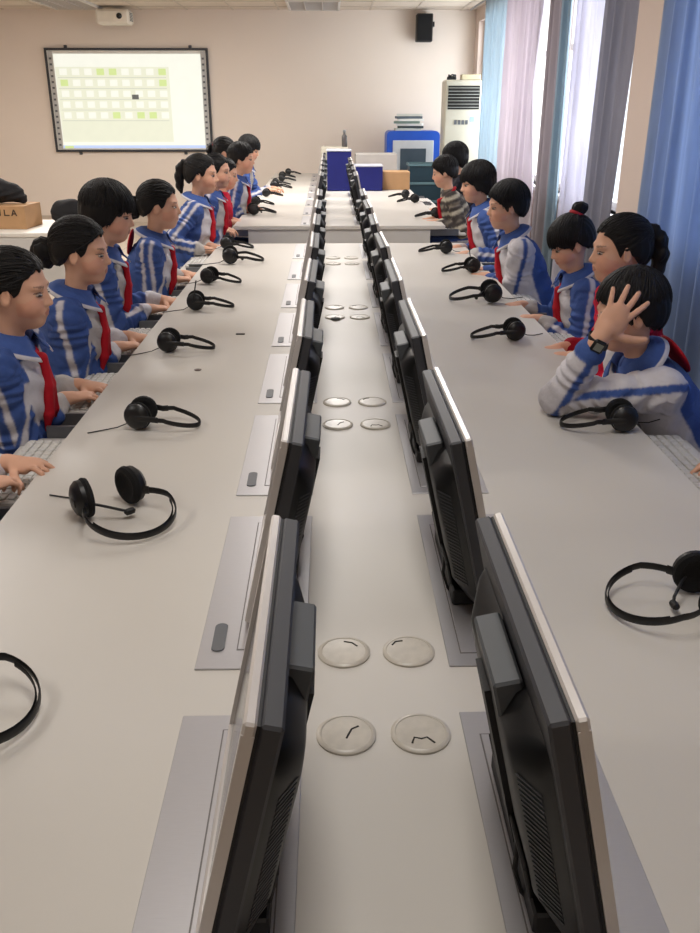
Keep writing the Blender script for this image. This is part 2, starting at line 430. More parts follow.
# ---------------------------------------------------------------- headsets
def make_headset(hw, boom, cab, open_deg=0):
    """cups at -x, band apex at +x, axis of the cups along y"""
    t = thing('headset', 'x', 'headset', (0,0,0), 0, 'black headsets lying on the desks')
    cy = hw*.62; cx = -.062
    for s in (-1,1):
        c = MB(); R = .036
        c.M = Matrix.Translation((cx, s*cy, .0395)) @ Matrix.Rotation(s*radians(8), 4, 'Z')
        c.lathe([(.008,s*.019),(.02,s*.018),(.029,s*.014),(R,s*.006),(R,-s*.002)], 24, 'Y')
        cup = c.build('ear_cup', M_black, t, smooth=True)
        f = MB(); f.M = c.M; f.lathe([(R,-s*.0021),(R+.003,-s*.007),(R+.001,-s*.014),(R-.008,-s*.017),(.018,-s*.012),(.002,-s*.010)], 24, 'Y')
        f.build('ear_cushion', M_foam, cup, smooth=True)
    P = []; 
    n = 36
    for i in range(n+1):
        a = -pi*.80 + 1.6*pi*i/n if hw > .07 else -pi*.66 + 1.32*pi*i/n
        X = .028 + .078*cos(a) if hw > .07 else .02 + .085*cos(a)*(1 if cos(a) > 0 else .8)
        Y = hw*sin(a)/(1 if hw > .07 else 1) ; 
        Z = .036 - .022*max(0, cos(a))**1 - (.002 if cos(a)>0 else 0)
        P.append((X, Y, Z))
    for s in (-1,1):
        e = P[0] if s < 0 else P[-1]; e2 = P[2] if s < 0 else P[-3]
        MB().tube([(cx, s*(cy+.018), .0395),(cx+.016, s*(cy+.020),.0395),((cx+.016+e[0])/2, (s*(cy+.020)+e[1])/2,.038), e, e2], .004, 8, flat=(.0085,.003)).build('yoke', M_black, t, smooth=True)
    MB().tube(P, .004, 8, flat=(.0065,.0016)).build('headband', M_black, t, smooth=True)
    Q = [(x*1.0-.004, y*.94, z+.001) for x, y, z in P[8:-8]]
    MB().tube(Q, .003, 8, flat=(.005,.0013)).build('inner_band', M_matt, t, smooth=True)
    if boom == 'up':
        MB().tube([(cx-.01,-cy-.02,.036),(cx,-cy-.02,.075),(cx+.012,-cy-.018,.135)], .0028, 8).build('microphone_boom', M_matt, t, smooth=True)
    elif boom == 'in':
        m = MB().tube([(cx,-cy-.01,.036),(cx+.03,-cy+.02,.03),(cx+.055,-cy+.05,.02),(cx+.06,-cy+.06,.016)], .0028, 8)
        m.lathe([(.001,-.012),(.006,-.008),(.007,.0),(.006,.008),(.001,.012)], 10, 'Y', (cx+.061,-cy+.066,.014)); m.build('microphone_boom', M_matt, t, smooth=True)
    MB().tube(cab, .0017, 6).build('cable', M_matt, t, smooth=True)
    return t
CAB1 = [(-.09,-.04,.02),(-.12,-.035,.006),(-.15,-.045,.002),(-.19,-.075,.002)]
CABL = [(-.09,-.04,.02),(-.115,-.03,.005),(-.15,-.03,.002),(-.2,-.06,.002)]
HA = make_headset(.055, None, CAB1); HB = make_headset(.055, 'up', CABL); HW = make_headset(.085, 'in', CABL)
HS = [ # proto, x, y, rot(deg), label
 (HW,-.555,1.055,-15,'black headset nearest the camera on the left, half out of frame'),
 (HW,-.45,1.705,-50,'black headset lying open in a ring, second from the camera on the left desk edge'),
 (HA,-.47,2.30,-6,'black headset on the left, third from the camera, behind the open ring one'),
 (HA,-.53,3.12,0,'black headset on the left with a big round ear cup facing the camera'),
 (HB,-.53,3.82,4,'black headset on the left with its microphone boom standing up'),
 (HA,-.55,4.42,-14,'black headset on the left just beyond the one with the raised boom'),
 (HW,-.50,5.05,6,'black headset on the left, second from the far end of the near desk'),
 (HA,-.58,5.55,-8,'black headset on the left at the far end of the near desk'),
 (HW,.60,1.325,184,'black headset with a wide open band nearest the camera on the right'),
 (HA,.74,2.26,176,'black headset on the right in front of the elbow of the boy holding his head'),
 (HA,.64,3.26,180,'black headset on the right just past the boy leaning on his elbow'),
 (HW,.665,3.97,178,'black headset on the right in front of the girl with the hair bun'),
 (HB,.70,4.70,186,'black headset on the right, second from the far end of the near desk'),
 (HA,.64,5.36,176,'black headset on the right at the far end of the near desk'),
 (HW,-.56,7.42,10,'black headset nearest the gap on the far desk, left side'),
 (HA,-.60,8.1,-6,'black headset on the far desk, left side, second from the gap'),
 (HA,-.56,8.9,-4,'black headset on the far desk, left side, third from the gap'),
 (HW,-.52,9.75,0,'black headset on the far desk, left side, fourth from the gap'),
 (HA,-.54,10.2,8,'black headset on the far desk, left side, fifth from the gap'),
 (HA,-.50,10.75,0,'black headset on the far desk, left side, sixth from the gap'),
 (HA,-.52,11.25,-8,'black headset on the far desk, left side, seventh from the gap'),
 (HA,-.47,11.8,0,'black headset at the far left end of the far desk'),
 (HA,.78,7.15,176,'black headset nearest the gap on the far desk, right side'),
 (HA,.72,8.3,184,'black headset on the far desk, right side, second from the gap'),
 (HA,.67,8.75,172,'black headset on the far desk, right side, beside the blue boxes'),
]
used = set()
for pr_, x, y, r, lb in HS:
    o = pr_ if id(pr_) not in used else copy_tree(pr_)
    used.add(id(pr_)); o.location = (x, y, TZ+.0005); o.rotation_euler = (0,0,radians(r)); o['label'] = lb
    if pr_ is HW and y < 2: o.scale = ((1.14 if x < 0 else 1.06),)*3

# ---------------------------------------------------------------- keyboards on pull-out trays
def make_tray():
    t = thing('keyboard_tray', 'x', 'keyboard tray', (0,0,0), 0, 'pull-out keyboard trays under the desk edges')
    MB().box(-.16,.26,-.27,.27,-.008,.008,.003).build('shelf', M_panel, t)
    for s in (-1,1): MB().box(-.10,.30,min(s*.272,s*.284),max(s*.272,s*.284),-.006,.042).build('runner', M_steel, t)
    return t
def make_keyboard():
    t = thing('keyboard', 'x', 'keyboard', (0,0,0), 0, 'keyboards on the pull-out trays')
    MB().box(-.07,.07,-.21,.21,0,.016,.004).build('case', M_key, t)
    k = MB()
    for r in range(5):
        n = 14
        for c in range(n):
            if r == 0 and 4 <= c <= 8: continue
            k.box(-.058+r*.023,-.058+r*.023+.018,-.198+c*.0285,-.198+c*.0285+.0235,.016,.022,.002)
    k.box(-.058,-.040,-.198+4*.0285,-.198+8*.0285+.0235,.016,.022,.002); k.build('keys', M_key, t)
    return t
TR = make_tray(); KB = make_keyboard(); first = True
for s in (-1,1):
    k = 0
    for sts in (ST1, ST2[:4]):
        for i, y in enumerate(sts):
            sd = 'left' if s < 0 else 'right'
            o = TR if first else copy_tree(TR); o.location = (CX+s*.80, y+.02, .645); o.rotation_euler = (0,0,0 if s < 0 else pi)
            o['label'] = 'white pull-out keyboard tray, %s from the camera on the %s side' % (ORD[k], sd)
            o = KB if first else copy_tree(KB); o.location = (CX+s*.865, y+.02, .6535); o.rotation_euler = (0,0,0 if s < 0 else pi)
            o['label'] = 'light grey keyboard on the %s tray from the camera, %s side' % (ORD[k], sd)
            first = False; k += 1

# ---------------------------------------------------------------- back of the room
def wb():
    xa, xb, z0, z1 = -3.775, -1.61, .95, 2.25
    t = thing('whiteboard', 'dark-framed interactive whiteboard with a pale projected desktop on the back wall', 'whiteboard', ((xa+xb)/2, Y1, z0))
    w = (xb-xa)/2; h = z1-z0
    MB().box(-w,w,-.045,-.002,0,.03,.004).box(-w,w,-.045,-.002,h-.03,h,.004).box(-w,-w+.03,-.045,-.002,.03,h-.03).box(w-.03,w,-.045,-.002,.03,h-.03).build('frame', M_dark, t)
    MB().box(-w+.03,w-.03,-.03,-.004,.03,h-.03).build('board', mat('board_white',(226,224,216),.4), t)
    mm = [mat('projected_white',(140,140,134),.6,emit=(246,247,234),estr=.72), mat('projected_cream',(136,136,126),.6,emit=(240,242,218),estr=.66),
          mat('projected_green',(128,140,100),.6,emit=(222,240,160),estr=.62), mat('projected_blue',(120,128,150),.6,emit=(190,210,250),estr=.7),
          mat('projected_grey',(130,130,124),.6,emit=(222,226,204),estr=.52), mat('projected_dark',(90,90,90),.6,emit=(110,116,110),estr=.35)]
    d = MB(); a = w-.11; b = w-.10; zb = .05; zt = h-.07
    def q(k, x0, x1, za, zb_, e=0): d.k = k; d.box(x0, x1, -.0325-e, -.03, za, zb_)
    q(0, -a, b, zb, zt)
    q(1, -a+.01, -a+1.52, zb+.08, zt-.16, .001)
    for r in range(5):
        z = zt-.24-r*.135
        for c in range(9):
            x = -a+.06+c*.165
            q(2 if (r, c) in ((0,3),(0,4),(0,8),(1,0),(1,8),(4,4),(4,6),(4,7)) else 0, x, x+.1, z-.02, z+.06, .002)
        q(4, -a+.03, -a+1.48, z-.052, z-.045, .002)
    q(5, -a+1.0, -a+1.09, zt-.56, zt-.50, .003)
    q(3, -a, b, zb, zb+.035, .002); q(2, -a+.02, -a+.14, zb, zb+.03, .003)
    d.build('projected_picture', mm, t)
    for s in (-1,1):
        st = MB().box(s*(w-.07)-.03,s*(w-.07)+.03,-.036,-.03,.04,h-.04).build('button_strip', mat('strip_grey',(190,190,188),.5), t)
        for i in range(16): MB().box(s*(w-.07)-.015,s*(w-.07)+.015,-.039,-.036,.08+i*.072,.105+i*.072).build('button', M_slot, st)
    for x, z in ((-.8,h+.015),(.85,h+.015),(-.75,-.015),(.7,-.015)):
        MB().box(x-.02,x+.02,-.03,0,z-.02,z+.02,.004).build('bracket', M_dark, t)
wb()
t = thing('projector', 'white short-throw projector mounted above the whiteboard', 'projector', (-2.72,12.55,2.5))
MB().box(-.22,.2,-.16,.14,0,.17,.025).build('case', mat('projector_white',(235,228,214),.45), t, smooth=True)
MB().lathe([(.035,0),(.035,-.006),(.028,-.008)], 20, 'Y', (.08,-.161,.09)).build('lens', M_screen, t, smooth=True)
v = MB()
for i in range(6): v.box(.2001,.203,-.1,.08,.04+i*.017,.048+i*.017)
v.build('vent', M_dark, t)
MB().box(-.04,.04,.13,.345,.1,.14).box(-.08,.08,.33,.348,.04,.2).build('wall_arm', M_dark, t)
t = thing('speaker', 'small black loudspeaker on the back wall near the ceiling', 'speaker', (1.27,12.9,2.32))
MB().box(-.115,.095,-.24,-.05,0,.33,.01).build('cabinet', M_matt, t)
MB().box(-.10,.08,-.246,-.2401,.015,.315,.004).build('grille', M_foam, t)
MB().box(.095,.125,-.16,-.11,.18,.24).box(-.04,.04,-.05,-.001,.1,.2).build('bracket', M_black, t)
# air conditioner
M_ac = mat('ivory_plastic', (196,190,172), .45, var=.02)
t = thing('air_conditioner', 'tall ivory cabinet air conditioner in the back right corner', 'air conditioner', (1.625,11.55,0)); t.scale = (.91,1,1)
MB().box(-.245,.245,-.16,.2,0,1.83,.02).build('body', M_ac, t)
MB().box(-.205,.215,-.166,-.1601,1.5,1.765).build('outlet', M_hole, t)
v = MB()
for i in range(7): v.box(-.205,.215,-.178,-.1662,1.52+i*.036,1.528+i*.036)
v.build('louvre', mat('louvre_grey',(150,150,142),.5), t)
v = MB()
for i in range(4): v.box(-.11+i*.05,-.075+i*.05,-.166,-.1601,1.33,1.38)
v.build('control_panel', M_slot, t)
MB().box(-.18,.18,-.166,-.1601,.15,.6).build('intake_grille', mat('intake_grey',(190,186,170),.5), t)
MB().box(.10,.16,-.1635,-.1601,1.36,1.42).build('sticker', mat('blue_sticker',(150,170,210),.5), t)
t = tag(MB().box(-.11,.12,-.08,.08,0,.06,.006).build('storage_box', mat('beige_box',(196,184,150),.6)), 'flat beige box on top of the air conditioner', 'box'); t.location = (1.71,11.5,1.8305)
t = thing('cable_coil', 'small black coiled adapter on top of the air conditioner', 'adapter', (1.49,11.48,1.8305))
MB().box(-.06,.05,-.03,.03,0,.035,.008).build('case', M_matt, t)
MB().tube([(.07*cos(a)*.6,.04*sin(a),.045+.012*sin(3*a)) for a in [2*pi*i/20 for i in range(20)]], .008, 6, closed=True).build('cable', M_matt, t, smooth=True)
# blue cabinet
t = thing('charging_cabinet', 'blue-framed grey cabinet with a dark glass door by the back wall', 'cabinet', (1.106,12.45,0))
def rr(w, h, r, z0=0):
    P = []
    for cx, cz, s in ((w-r,h-r,0),(-w+r,h-r,1)):
        for k in range(7):
            an = pi/2*(s+k/6); P.append((cx+r*cos(an), cz+r*sin(an)))
    return P + [(-w,z0),(w,z0)]
m = MB(); m.poly([(x,-.25,z) for x, z in rr(.35,1.235,.06)], (0,.5,0)); m.build('body', M_cyanblue, t)
MB().box(-.27,.27,-.262,-.2501,.2,1.12,.01).build('door', mat('light_grey_steel',(196,200,204),.4), t)
p = MB().box(-.17,.17,-.27,-.2621,.72,1.02).build('door_window', mat('dim_glass',(72,84,94),.15), t)
MB().box(.22,.235,-.28,-.2621,.6,.75).build('handle', M_steel, t)
for i in range(7):
    c = [(196,200,190),(60,70,70),(220,220,214),(120,140,130),(228,226,220),(90,100,110),(206,206,198)][i]
    o = MB().box(-.17,.17,-.12,.12,0,.029,.002).build('booklet', mat('booklet_%d' % i, c, .7))
    o.location = (1.06+random.uniform(-.03,.05), 12.42, 1.236+i*.0295); o.rotation_euler = (0,0,random.uniform(-.2,.2))
    tag(o, ['pale green booklet at the bottom','dark green booklet second from the bottom','white booklet third from the bottom','grey-green booklet in the middle','white booklet third from the top','slate booklet second from the top','off-white booklet on top'][i] + ' of the stack on the blue cabinet', 'booklet', 'booklets stacked on the blue cabinet')
# stacked stools in front of the cabinet
M_teal = mat('dark_teal_plastic', (34,58,70), .45, var=.06)
for i in range(4):
    t = thing('plastic_crate', 'dark teal plastic crate, %s in the stack before the blue cabinet' % ['bottom','second','third','topmost'][i], 'crate', (1.2,11.6,.001+i*.22), 0, 'dark teal crates stacked near the air conditioner')
    m = MB().box(-.2,.2,-.15,.15,0,.02).box(-.2,-.185,-.15,.15,.02,.2).box(.185,.2,-.15,.15,.02,.2).box(-.185,.185,-.15,-.135,.02,.2).box(-.185,.185,.135,.15,.02,.2); m.build('body', M_teal, t)
    MB().box(-.215,.215,-.165,-.15,.185,.215).box(-.215,.215,.15,.165,.185,.215).box(-.215,-.2,-.15,.15,.185,.215).box(.2,.215,-.15,.15,.185,.215).build('rim', mat('teal_edge',(96,124,130),.5), t)
# boxes on the far desk
def carton(name, label, x, y, z, w, d, h, m, m2=None, lid=True):
    t = thing(name, label, 'box', (x, y, z))
    MB().box(-w/2,w/2,-d/2,d/2,0,h,.004).build('body', m, t)
    if m2: MB().box(-w/2-.004,w/2+.004,-d/2-.004,d/2+.004,h,h+.014,.003).build('lid', m2, t)
    return t
M_greylid = mat('pale_grey_lid', (176,178,190), .5)
T2 = TZ+.005
carton('storage_box', 'tall royal blue box standing between the two monitor rows', .10, 9.62, T2, .25, .3, .385, M_royal, M_greylid)
carton('storage_box', 'low royal blue box with a pale lid beside the right monitors', .40, 9.62, T2, .30, .3, .235, M_royal, M_greylid)
carton('cardboard_box', 'plain brown cardboard box at the right edge of the far desk', .70, 9.75, T2-.004, .29, .28, .18, M_card)
carton('storage_box', 'long grey box behind the low blue box', .52, 10.35, T2, .46, .35, .325, mat('grey_carton',(172,166,160),.7))
carton('storage_box', 'grey box behind the tall blue box on the far desk', .06, 10.4, T2, .3, .4, .39, mat('warm_grey_carton',(182,176,160),.7))
t = thing('bottle', 'slim dark bottle standing on the grey box behind the blue boxes', 'bottle', (.17,10.4,T2+.3905))
MB().lathe([(.028,0),(.03,.004),(.03,.11),(.014,.135),(.013,.155)], 16).build('body', mat('dark_bottle',(70,66,66),.25), t, smooth=True)
MB().lathe([(.016,.1551),(.016,.175),(.012,.178)], 16).build('cap', M_grey, t, smooth=True)
# left side table with box and bags
t = thing('side_table', 'white side table at the left edge holding the cardboard box', 'table', (-2.6,6.85,0))
MB().box(-.75,.75,-.38,.42,.67,.70,.004).build('tabletop', mat('white_board',(222,216,206),.5), t)
for a in (-.7,.7):
    for b in (-.33,.37): MB().box(a-.02,a+.02,b-.02,b+.02,0,.67).build('leg', M_steel, t)
MB().box(-.74,.74,-.375,-.36,.35,.67).build('front_panel', M_panel, t)
t = thing('cardboard_box', 'brown cardboard box with black lettering on the left side table', 'box', (-2.56,6.85,.7005), radians(-4))
MB().box(-.35,.33,-.16,.16,0,.165,.003).build('body', M_card, t)
m = MB()   # blurred capital letters as short strokes on the front
def stroke(x0,z0,x1,z1): m.poly([(x0-.005,-.1602,z0),(x0+.005,-.1602,z0),(x1+.005,-.1602,z1),(x1-.005,-.1602,z1)], (0,-.0008,0))
def hbar(x0,x1,z): m.box(x0,x1,-.161,-.1602,z-.004,z+.004)
def letter(ch, x):
    z0, z1, w = .095, .14, .036
    if ch == 'Y': stroke(x,z1,x+w/2,.118); stroke(x+w,z1,x+w/2,.118); stroke(x+w/2,.118,x+w/2,z0)
    if ch == 'I': stroke(x+w/2,z0,x+w/2,z1)
    if ch == 'A': stroke(x,z0,x+w/2,z1); stroke(x+w,z0,x+w/2,z1); hbar(x+.008,x+w-.008,.11)
    if ch == 'L': stroke(x,z0,x,z1); hbar(x,x+w,z0+.004)
for i, ch in enumerate('YYIYILA'): letter(ch, -.08+i*.052)
m.box(.03,.05,-.161,-.1602,.04,.055)
m.build('lettering', M_ink, t)
MB().box(-.2,.33,-.02,.02,.165,.1665).build('tape', mat('brown_tape',(160,120,70),.4), t)

# ---------------------------------------------------------------- implicit-surface mesher (organic shapes)
def nrm(v): v = np.asarray(v, float); return v/np.linalg.norm(v)
class SDF:
    def __init__(s): s.p = []
    def rc(s, a, b, ra, rb, k=.02, op=1): s.p.append(('rc', np.array(a,float), np.array(b,float), ra, rb, k, op)); return s
    def chain(s, pts, rs, k=.01):
        for i in range(len(pts)-1): s.rc(pts[i], pts[i+1], rs[i], rs[i+1], k)
        return s
    def el(s, c, r, R=None, k=.02, op=1): s.p.append(('el', np.array(c,float), np.array(r,float), np.eye(3) if R is None else R, None, k, op)); return s
    def mesh(s, h, post=None):
        lo = np.full(3, 1e9); hi = -lo
        for q in s.p:
            if q[6] < 0: continue
            if q[0] == 'rc': m = max(q[3], q[4]); lo = np.minimum(lo, np.minimum(q[1], q[2])-m); hi = np.maximum(hi, np.maximum(q[1], q[2])+m)
            else:
                e = np.sqrt(((q[3]*q[2][None,:])**2).sum(1)); lo = np.minimum(lo, q[1]-e); hi = np.maximum(hi, q[1]+e)
        lo = lo-.03; n = np.ceil((hi+.03-lo)/h).astype(int)+1
        ax = [lo[i]+h*np.arange(n[i]) for i in range(3)]
        D = np.full(n, .2, np.float32)
        for q in s.p:
            mg = max(q[5], .004)+2.5*h
            if q[0] == 'rc': m = max(q[3], q[4]); a_ = np.minimum(q[1], q[2])-m-mg; b_ = np.maximum(q[1], q[2])+m+mg
            else: e = np.sqrt(((q[3]*q[2][None,:])**2).sum(1)); a_ = q[1]-e-mg; b_ = q[1]+e+mg
            i0 = np.clip(np.floor((a_-lo)/h).astype(int), 0, n); i1 = np.clip(np.ceil((b_-lo)/h).astype(int)+1, 0, n)
            if (i1 <= i0).any(): continue
            X = ax[0][i0[0]:i1[0], None, None]; Y = ax[1][None, i0[1]:i1[1], None]; Z = ax[2][None, None, i0[2]:i1[2]]
            if q[0] == 'rc':
                a, b = q[1], q[2]; ab = b-a; L2 = max(ab@ab, 1e-12)
                t = np.clip(((X-a[0])*ab[0]+(Y-a[1])*ab[1]+(Z-a[2])*ab[2])/L2, 0, 1)
                d = np.sqrt((X-a[0]-t*ab[0])**2+(Y-a[1]-t*ab[1])**2+(Z-a[2]-t*ab[2])**2) - (q[3]+(q[4]-q[3])*t)
            else:
                c, r, R = q[1], q[2], q[3]; x, y, z = X-c[0], Y-c[1], Z-c[2]
                u = [R[0,i]*x+R[1,i]*y+R[2,i]*z for i in range(3)]
                k0 = np.sqrt((u[0]/r[0])**2+(u[1]/r[1])**2+(u[2]/r[2])**2)
                k1 = np.sqrt((u[0]/r[0]**2)**2+(u[1]/r[1]**2)**2+(u[2]/r[2]**2)**2)
                d = k0*(k0-1)/np.maximum(k1, 1e-6)
            S = D[i0[0]:i1[0], i0[1]:i1[1], i0[2]:i1[2]]; k = max(q[5], 1e-4)
            if q[6] > 0:
                hh = np.maximum(k-np.abs(S-d), 0)/k; S[...] = np.minimum(S, d)-hh*hh*k*.25
            else:
                hh = np.maximum(k-np.abs(S+d), 0)/k; S[...] = np.maximum(S, -d)+hh*hh*k*.25
        if post is not None: D = post(ax[0][:,None,None], ax[1][None,:,None], ax[2][None,None,:], D).astype(np.float32)
        return nets(D, lo, h)
def nets(D, lo, h):
    s = (D < 0).astype(np.uint8); n = D.shape
    cnt = np.zeros([m-1 for m in n], np.uint8); O = [(a,b,c) for a in (0,1) for b in (0,1) for c in (0,1)]
    for a,b,c in O: cnt += s[a:n[0]-1+a, b:n[1]-1+b, c:n[2]-1+c]
    idx = np.argwhere((cnt > 0) & (cnt < 8))
    mp = np.full(cnt.shape, -1, np.int32); mp[idx[:,0], idx[:,1], idx[:,2]] = np.arange(len(idx))
    V = {o: D[idx[:,0]+o[0], idx[:,1]+o[1], idx[:,2]+o[2]] for o in O}
    acc = np.zeros((len(idx), 3)); ct = np.zeros(len(idx))
    for o in O:
        for a in range(3):
            if o[a]: continue
            p = list(o); p[a] = 1; p = tuple(p); va, vb = V[o], V[p]; m = (va < 0) != (vb < 0)
            t = np.where(m, va/np.where(m, va-vb, 1), 0); pt = np.tile(np.array(o, float), (len(idx), 1)); pt[:,a] += t
            acc[m] += pt[m]; ct += m
    v = lo + (idx + acc/ct[:,None])*h
    F = []
    for a in range(3):
        b, c = (a+1) % 3, (a+2) % 3
        s0 = [slice(None)]*3; s1 = [slice(None)]*3; s0[a] = slice(0, n[a]-1); s1[a] = slice(1, n[a])
        q0 = s[tuple(s0)]; q1 = s[tuple(s1)]; e = np.argwhere(q0 != q1)
        e = e[(e[:,b] > 0) & (e[:,c] > 0) & (e[:,b] < n[b]-1) & (e[:,c] < n[c]-1)]
        sg = q0[e[:,0], e[:,1], e[:,2]] == 1
        def g(db, dc):
            w = e.copy(); w[:,b] -= db; w[:,c] -= dc; return mp[w[:,0], w[:,1], w[:,2]]
        Q = np.stack([g(1,1), g(0,1), g(0,0), g(1,0)], 1); Q[~sg] = Q[~sg][:, ::-1]; F.append(Q)
    F = np.concatenate(F); F = F[(F >= 0).all(1)]
    return v, F
def smooth_v(v, F, it=1, lam=.5):
    for _ in range(it):
        a = np.zeros_like(v); c = np.zeros(len(v))
        for i in range(4):
            j = (i+1) % 4; np.add.at(a, F[:,i], v[F[:,j]]); np.add.at(c, F[:,i], 1)
            np.add.at(a, F[:,j], v[F[:,i]]); np.add.at(c, F[:,j], 1)
        v = v + lam*(a/np.maximum(c,1)[:,None]-v)
    return v
def vnormals(v, F):
    fn = np.cross(v[F[:,2]]-v[F[:,0]], v[F[:,3]]-v[F[:,1]]); N_ = np.zeros_like(v)
    for i in range(4): np.add.at(N_, F[:,i], fn)
    return N_/np.maximum(np.linalg.norm(N_, axis=1), 1e-12)[:,None]
def mesh_obj(name, v, F, m, parent=None, col=None, smooth=True):
    me = bpy.data.meshes.new(name); me.vertices.add(len(v)); me.vertices.foreach_set('co', v.astype(np.float32).ravel())
    k = F.shape[1]; me.loops.add(F.size); me.loops.foreach_set('vertex_index', F.astype(np.int32).ravel())
    me.polygons.add(len(F)); me.polygons.foreach_set('loop_start', np.arange(0, F.size, k, dtype=np.int32))
    me.polygons.foreach_set('use_smooth', np.full(len(F), smooth)); me.update(calc_edges=True)
    if col is not None:
        at = me.color_attributes.new('Col', 'FLOAT_COLOR', 'POINT')
        c4 = np.ones((len(v), 4), np.float32); c4[:,:3] = col; at.data.foreach_set('color', c4.ravel())
    me.materials.append(m); o = bpy.data.objects.new(name, me); COL.objects.link(o)
    if parent: o.parent = parent
    return o
def Rz(a): c, s = cos(a), sin(a); return np.array([[c,-s,0],[s,c,0],[0,0,1.]])
def Ry(a): c, s = cos(a), sin(a); return np.array([[c,0,s],[0,1.,0],[-s,0,c]])
def Rx(a): c, s = cos(a), sin(a); return np.array([[1.,0,0],[0,c,-s],[0,s,c]])
LN = lambda *c: np.array(lin(c))
C_BLUE = LN(66,90,150); C_NAVY = LN(32,48,104); C_WHITE = LN(206,202,206); C_GREY = LN(186,180,176); C_RED = LN(196,24,56)
C_SKIN = LN(218,168,140); C_LIP = LN(178,104,92); C_HAIR = LN(20,17,17)

def bag(label, name, cat, pts, rs, m, k=.03, h=.008, amp=.006):
    s = SDF(); s.chain(pts, rs, k); v, F = s.mesh(h); N_ = vnormals(v, F)
    v = v + N_*(amp*(np.sin(38*v[:,0]+9*np.sin(17*v[:,2]))+np.sin(31*v[:,1]+41*v[:,2]))[:,None]*.5)
    o = mesh_obj(name, v, F, m); return tag(o, label, cat)
M_bag = mat('black_fabric', (20,19,22), .85, var=.1, bump=.2)
bag('black jacket bunched up on top of the cardboard box', 'folded_jacket', 'jacket', [(-2.85,6.85,.92),(-2.66,6.85,.94),(-2.48,6.85,.965),(-2.36,6.85,.94),(-2.3,6.85,.905)], [.05,.075,.085,.06,.035], M_bag)
bag('black school bag on the white side table beside the cardboard box', 'school_bag', 'bag', [(-2.06,7.0,.785),(-2.0,7.02,.80)], [.09,.085], M_bag)

# ---------------------------------------------------------------- children
def ik(S, T, la, lb, pole):
    d = T-S; L = np.linalg.norm(d); L2 = min(L, (la+lb)*.995); u = d/L; T2_ = S+u*L2
    a = (la*la-lb*lb+L2*L2)/(2*L2); hh = math.sqrt(max(la*la-a*a, 0)); w = np.asarray(pole, float); w = w-u*(w@u); w = nrm(w)
    return S+u*a+w*hh, T2_
def hand_prims(s, W_, d, nrm_, side, sc=1.0, curl=.45, spread=.1, k=.006):
    """W_ wrist, d direction to the fingers, nrm_ palm normal (out of the palm), side +1 when the thumb lies on d x n side"""
    d = nrm(d); n = np.asarray(nrm_, float); n = nrm(n-d*(n@d)); w = np.cross(n, d)*side   # w points to the thumb side
    P = lambda a, b, c: W_+(d*a+w*b+n*c)*sc
    s.rc(P(-.03,0,0), P(.01,.0,0), .021*sc, .021*sc, .012)
    R = np.stack([d, w, n], 1)
    s.el(P(.038,0,0), np.array([.044,.033,.0145])*sc, R, .014)
    s.rc(P(.018,.018,.004), P(.04,.026,.006), .014*sc, .012*sc, .01)
    for i, (b, L, r) in enumerate(((.0275,.056,.0072),(.0093,.062,.0074),(-.0093,.057,.0071),(-.0272,.045,.0062))):
        dr = b/.03*spread; base = np.array([.066-(.008 if i == 3 else 0), b, 0.]); pts = [P(.03, b*.75, 0), P(*base)]; cur = base.copy(); an = .12
        for j, fr in enumerate((.42,.32,.26)):
            an += curl*(.55 if j == 0 else 1.0)*(1+.3*sin(i*2.2+W_[1]*40))
            cur = cur+np.array([cos(an)*cos(dr), sin(dr)*cos(an)*1.0, sin(an)])*L*fr; pts.append(P(*cur))
        rs = [r*1.1*sc, r*1.05*sc, r*sc, r*.92*sc, r*.8*sc]
        s.chain(pts, rs, .002)
    cur = np.array([.012,.022,.004]); pts = [P(*cur)]
    for L, a in ((.032,.75+spread*1.4),(.026,.55+spread*1.4),(.02,.4+spread*1.2)):
        cur = cur+np.array([cos(a), sin(a), curl*.35])*L; pts.append(P(*cur))
    s.chain(pts, [.0125*sc,.0105*sc,.009*sc,.0078*sc], .005)
HAIR = {
 'short': dict(r=(.1,.083,.094), g=([-.12,-.08,-.05,-.025,-.005,.012,.03,.055,.07,.1],[-.065,-.062,-.05,-.03,.002,-.02,.0,.03,.052,.055])),
 'bowl': dict(r=(.104,.087,.094), g=([-.12,-.08,-.04,-.01,.02,.04,.06,.075,.12],[-.09,-.09,-.075,-.05,-.035,-.005,.015,.022,.022])),
 'back': dict(r=(.0955,.0775,.0875), g=([-.12,-.08,-.04,-.015,.0,.015,.03,.045,.06,.078,.11],[-.07,-.06,-.03,.0,.014,-.012,.012,.045,.062,.07,.07])),
 'fringe': dict(r=(.104,.085,.094), g=([-.12,-.08,-.04,-.015,.0,.02,.045,.07,.12],[-.07,-.06,-.03,.0,.008,-.015,.005,.018,.018])),
}
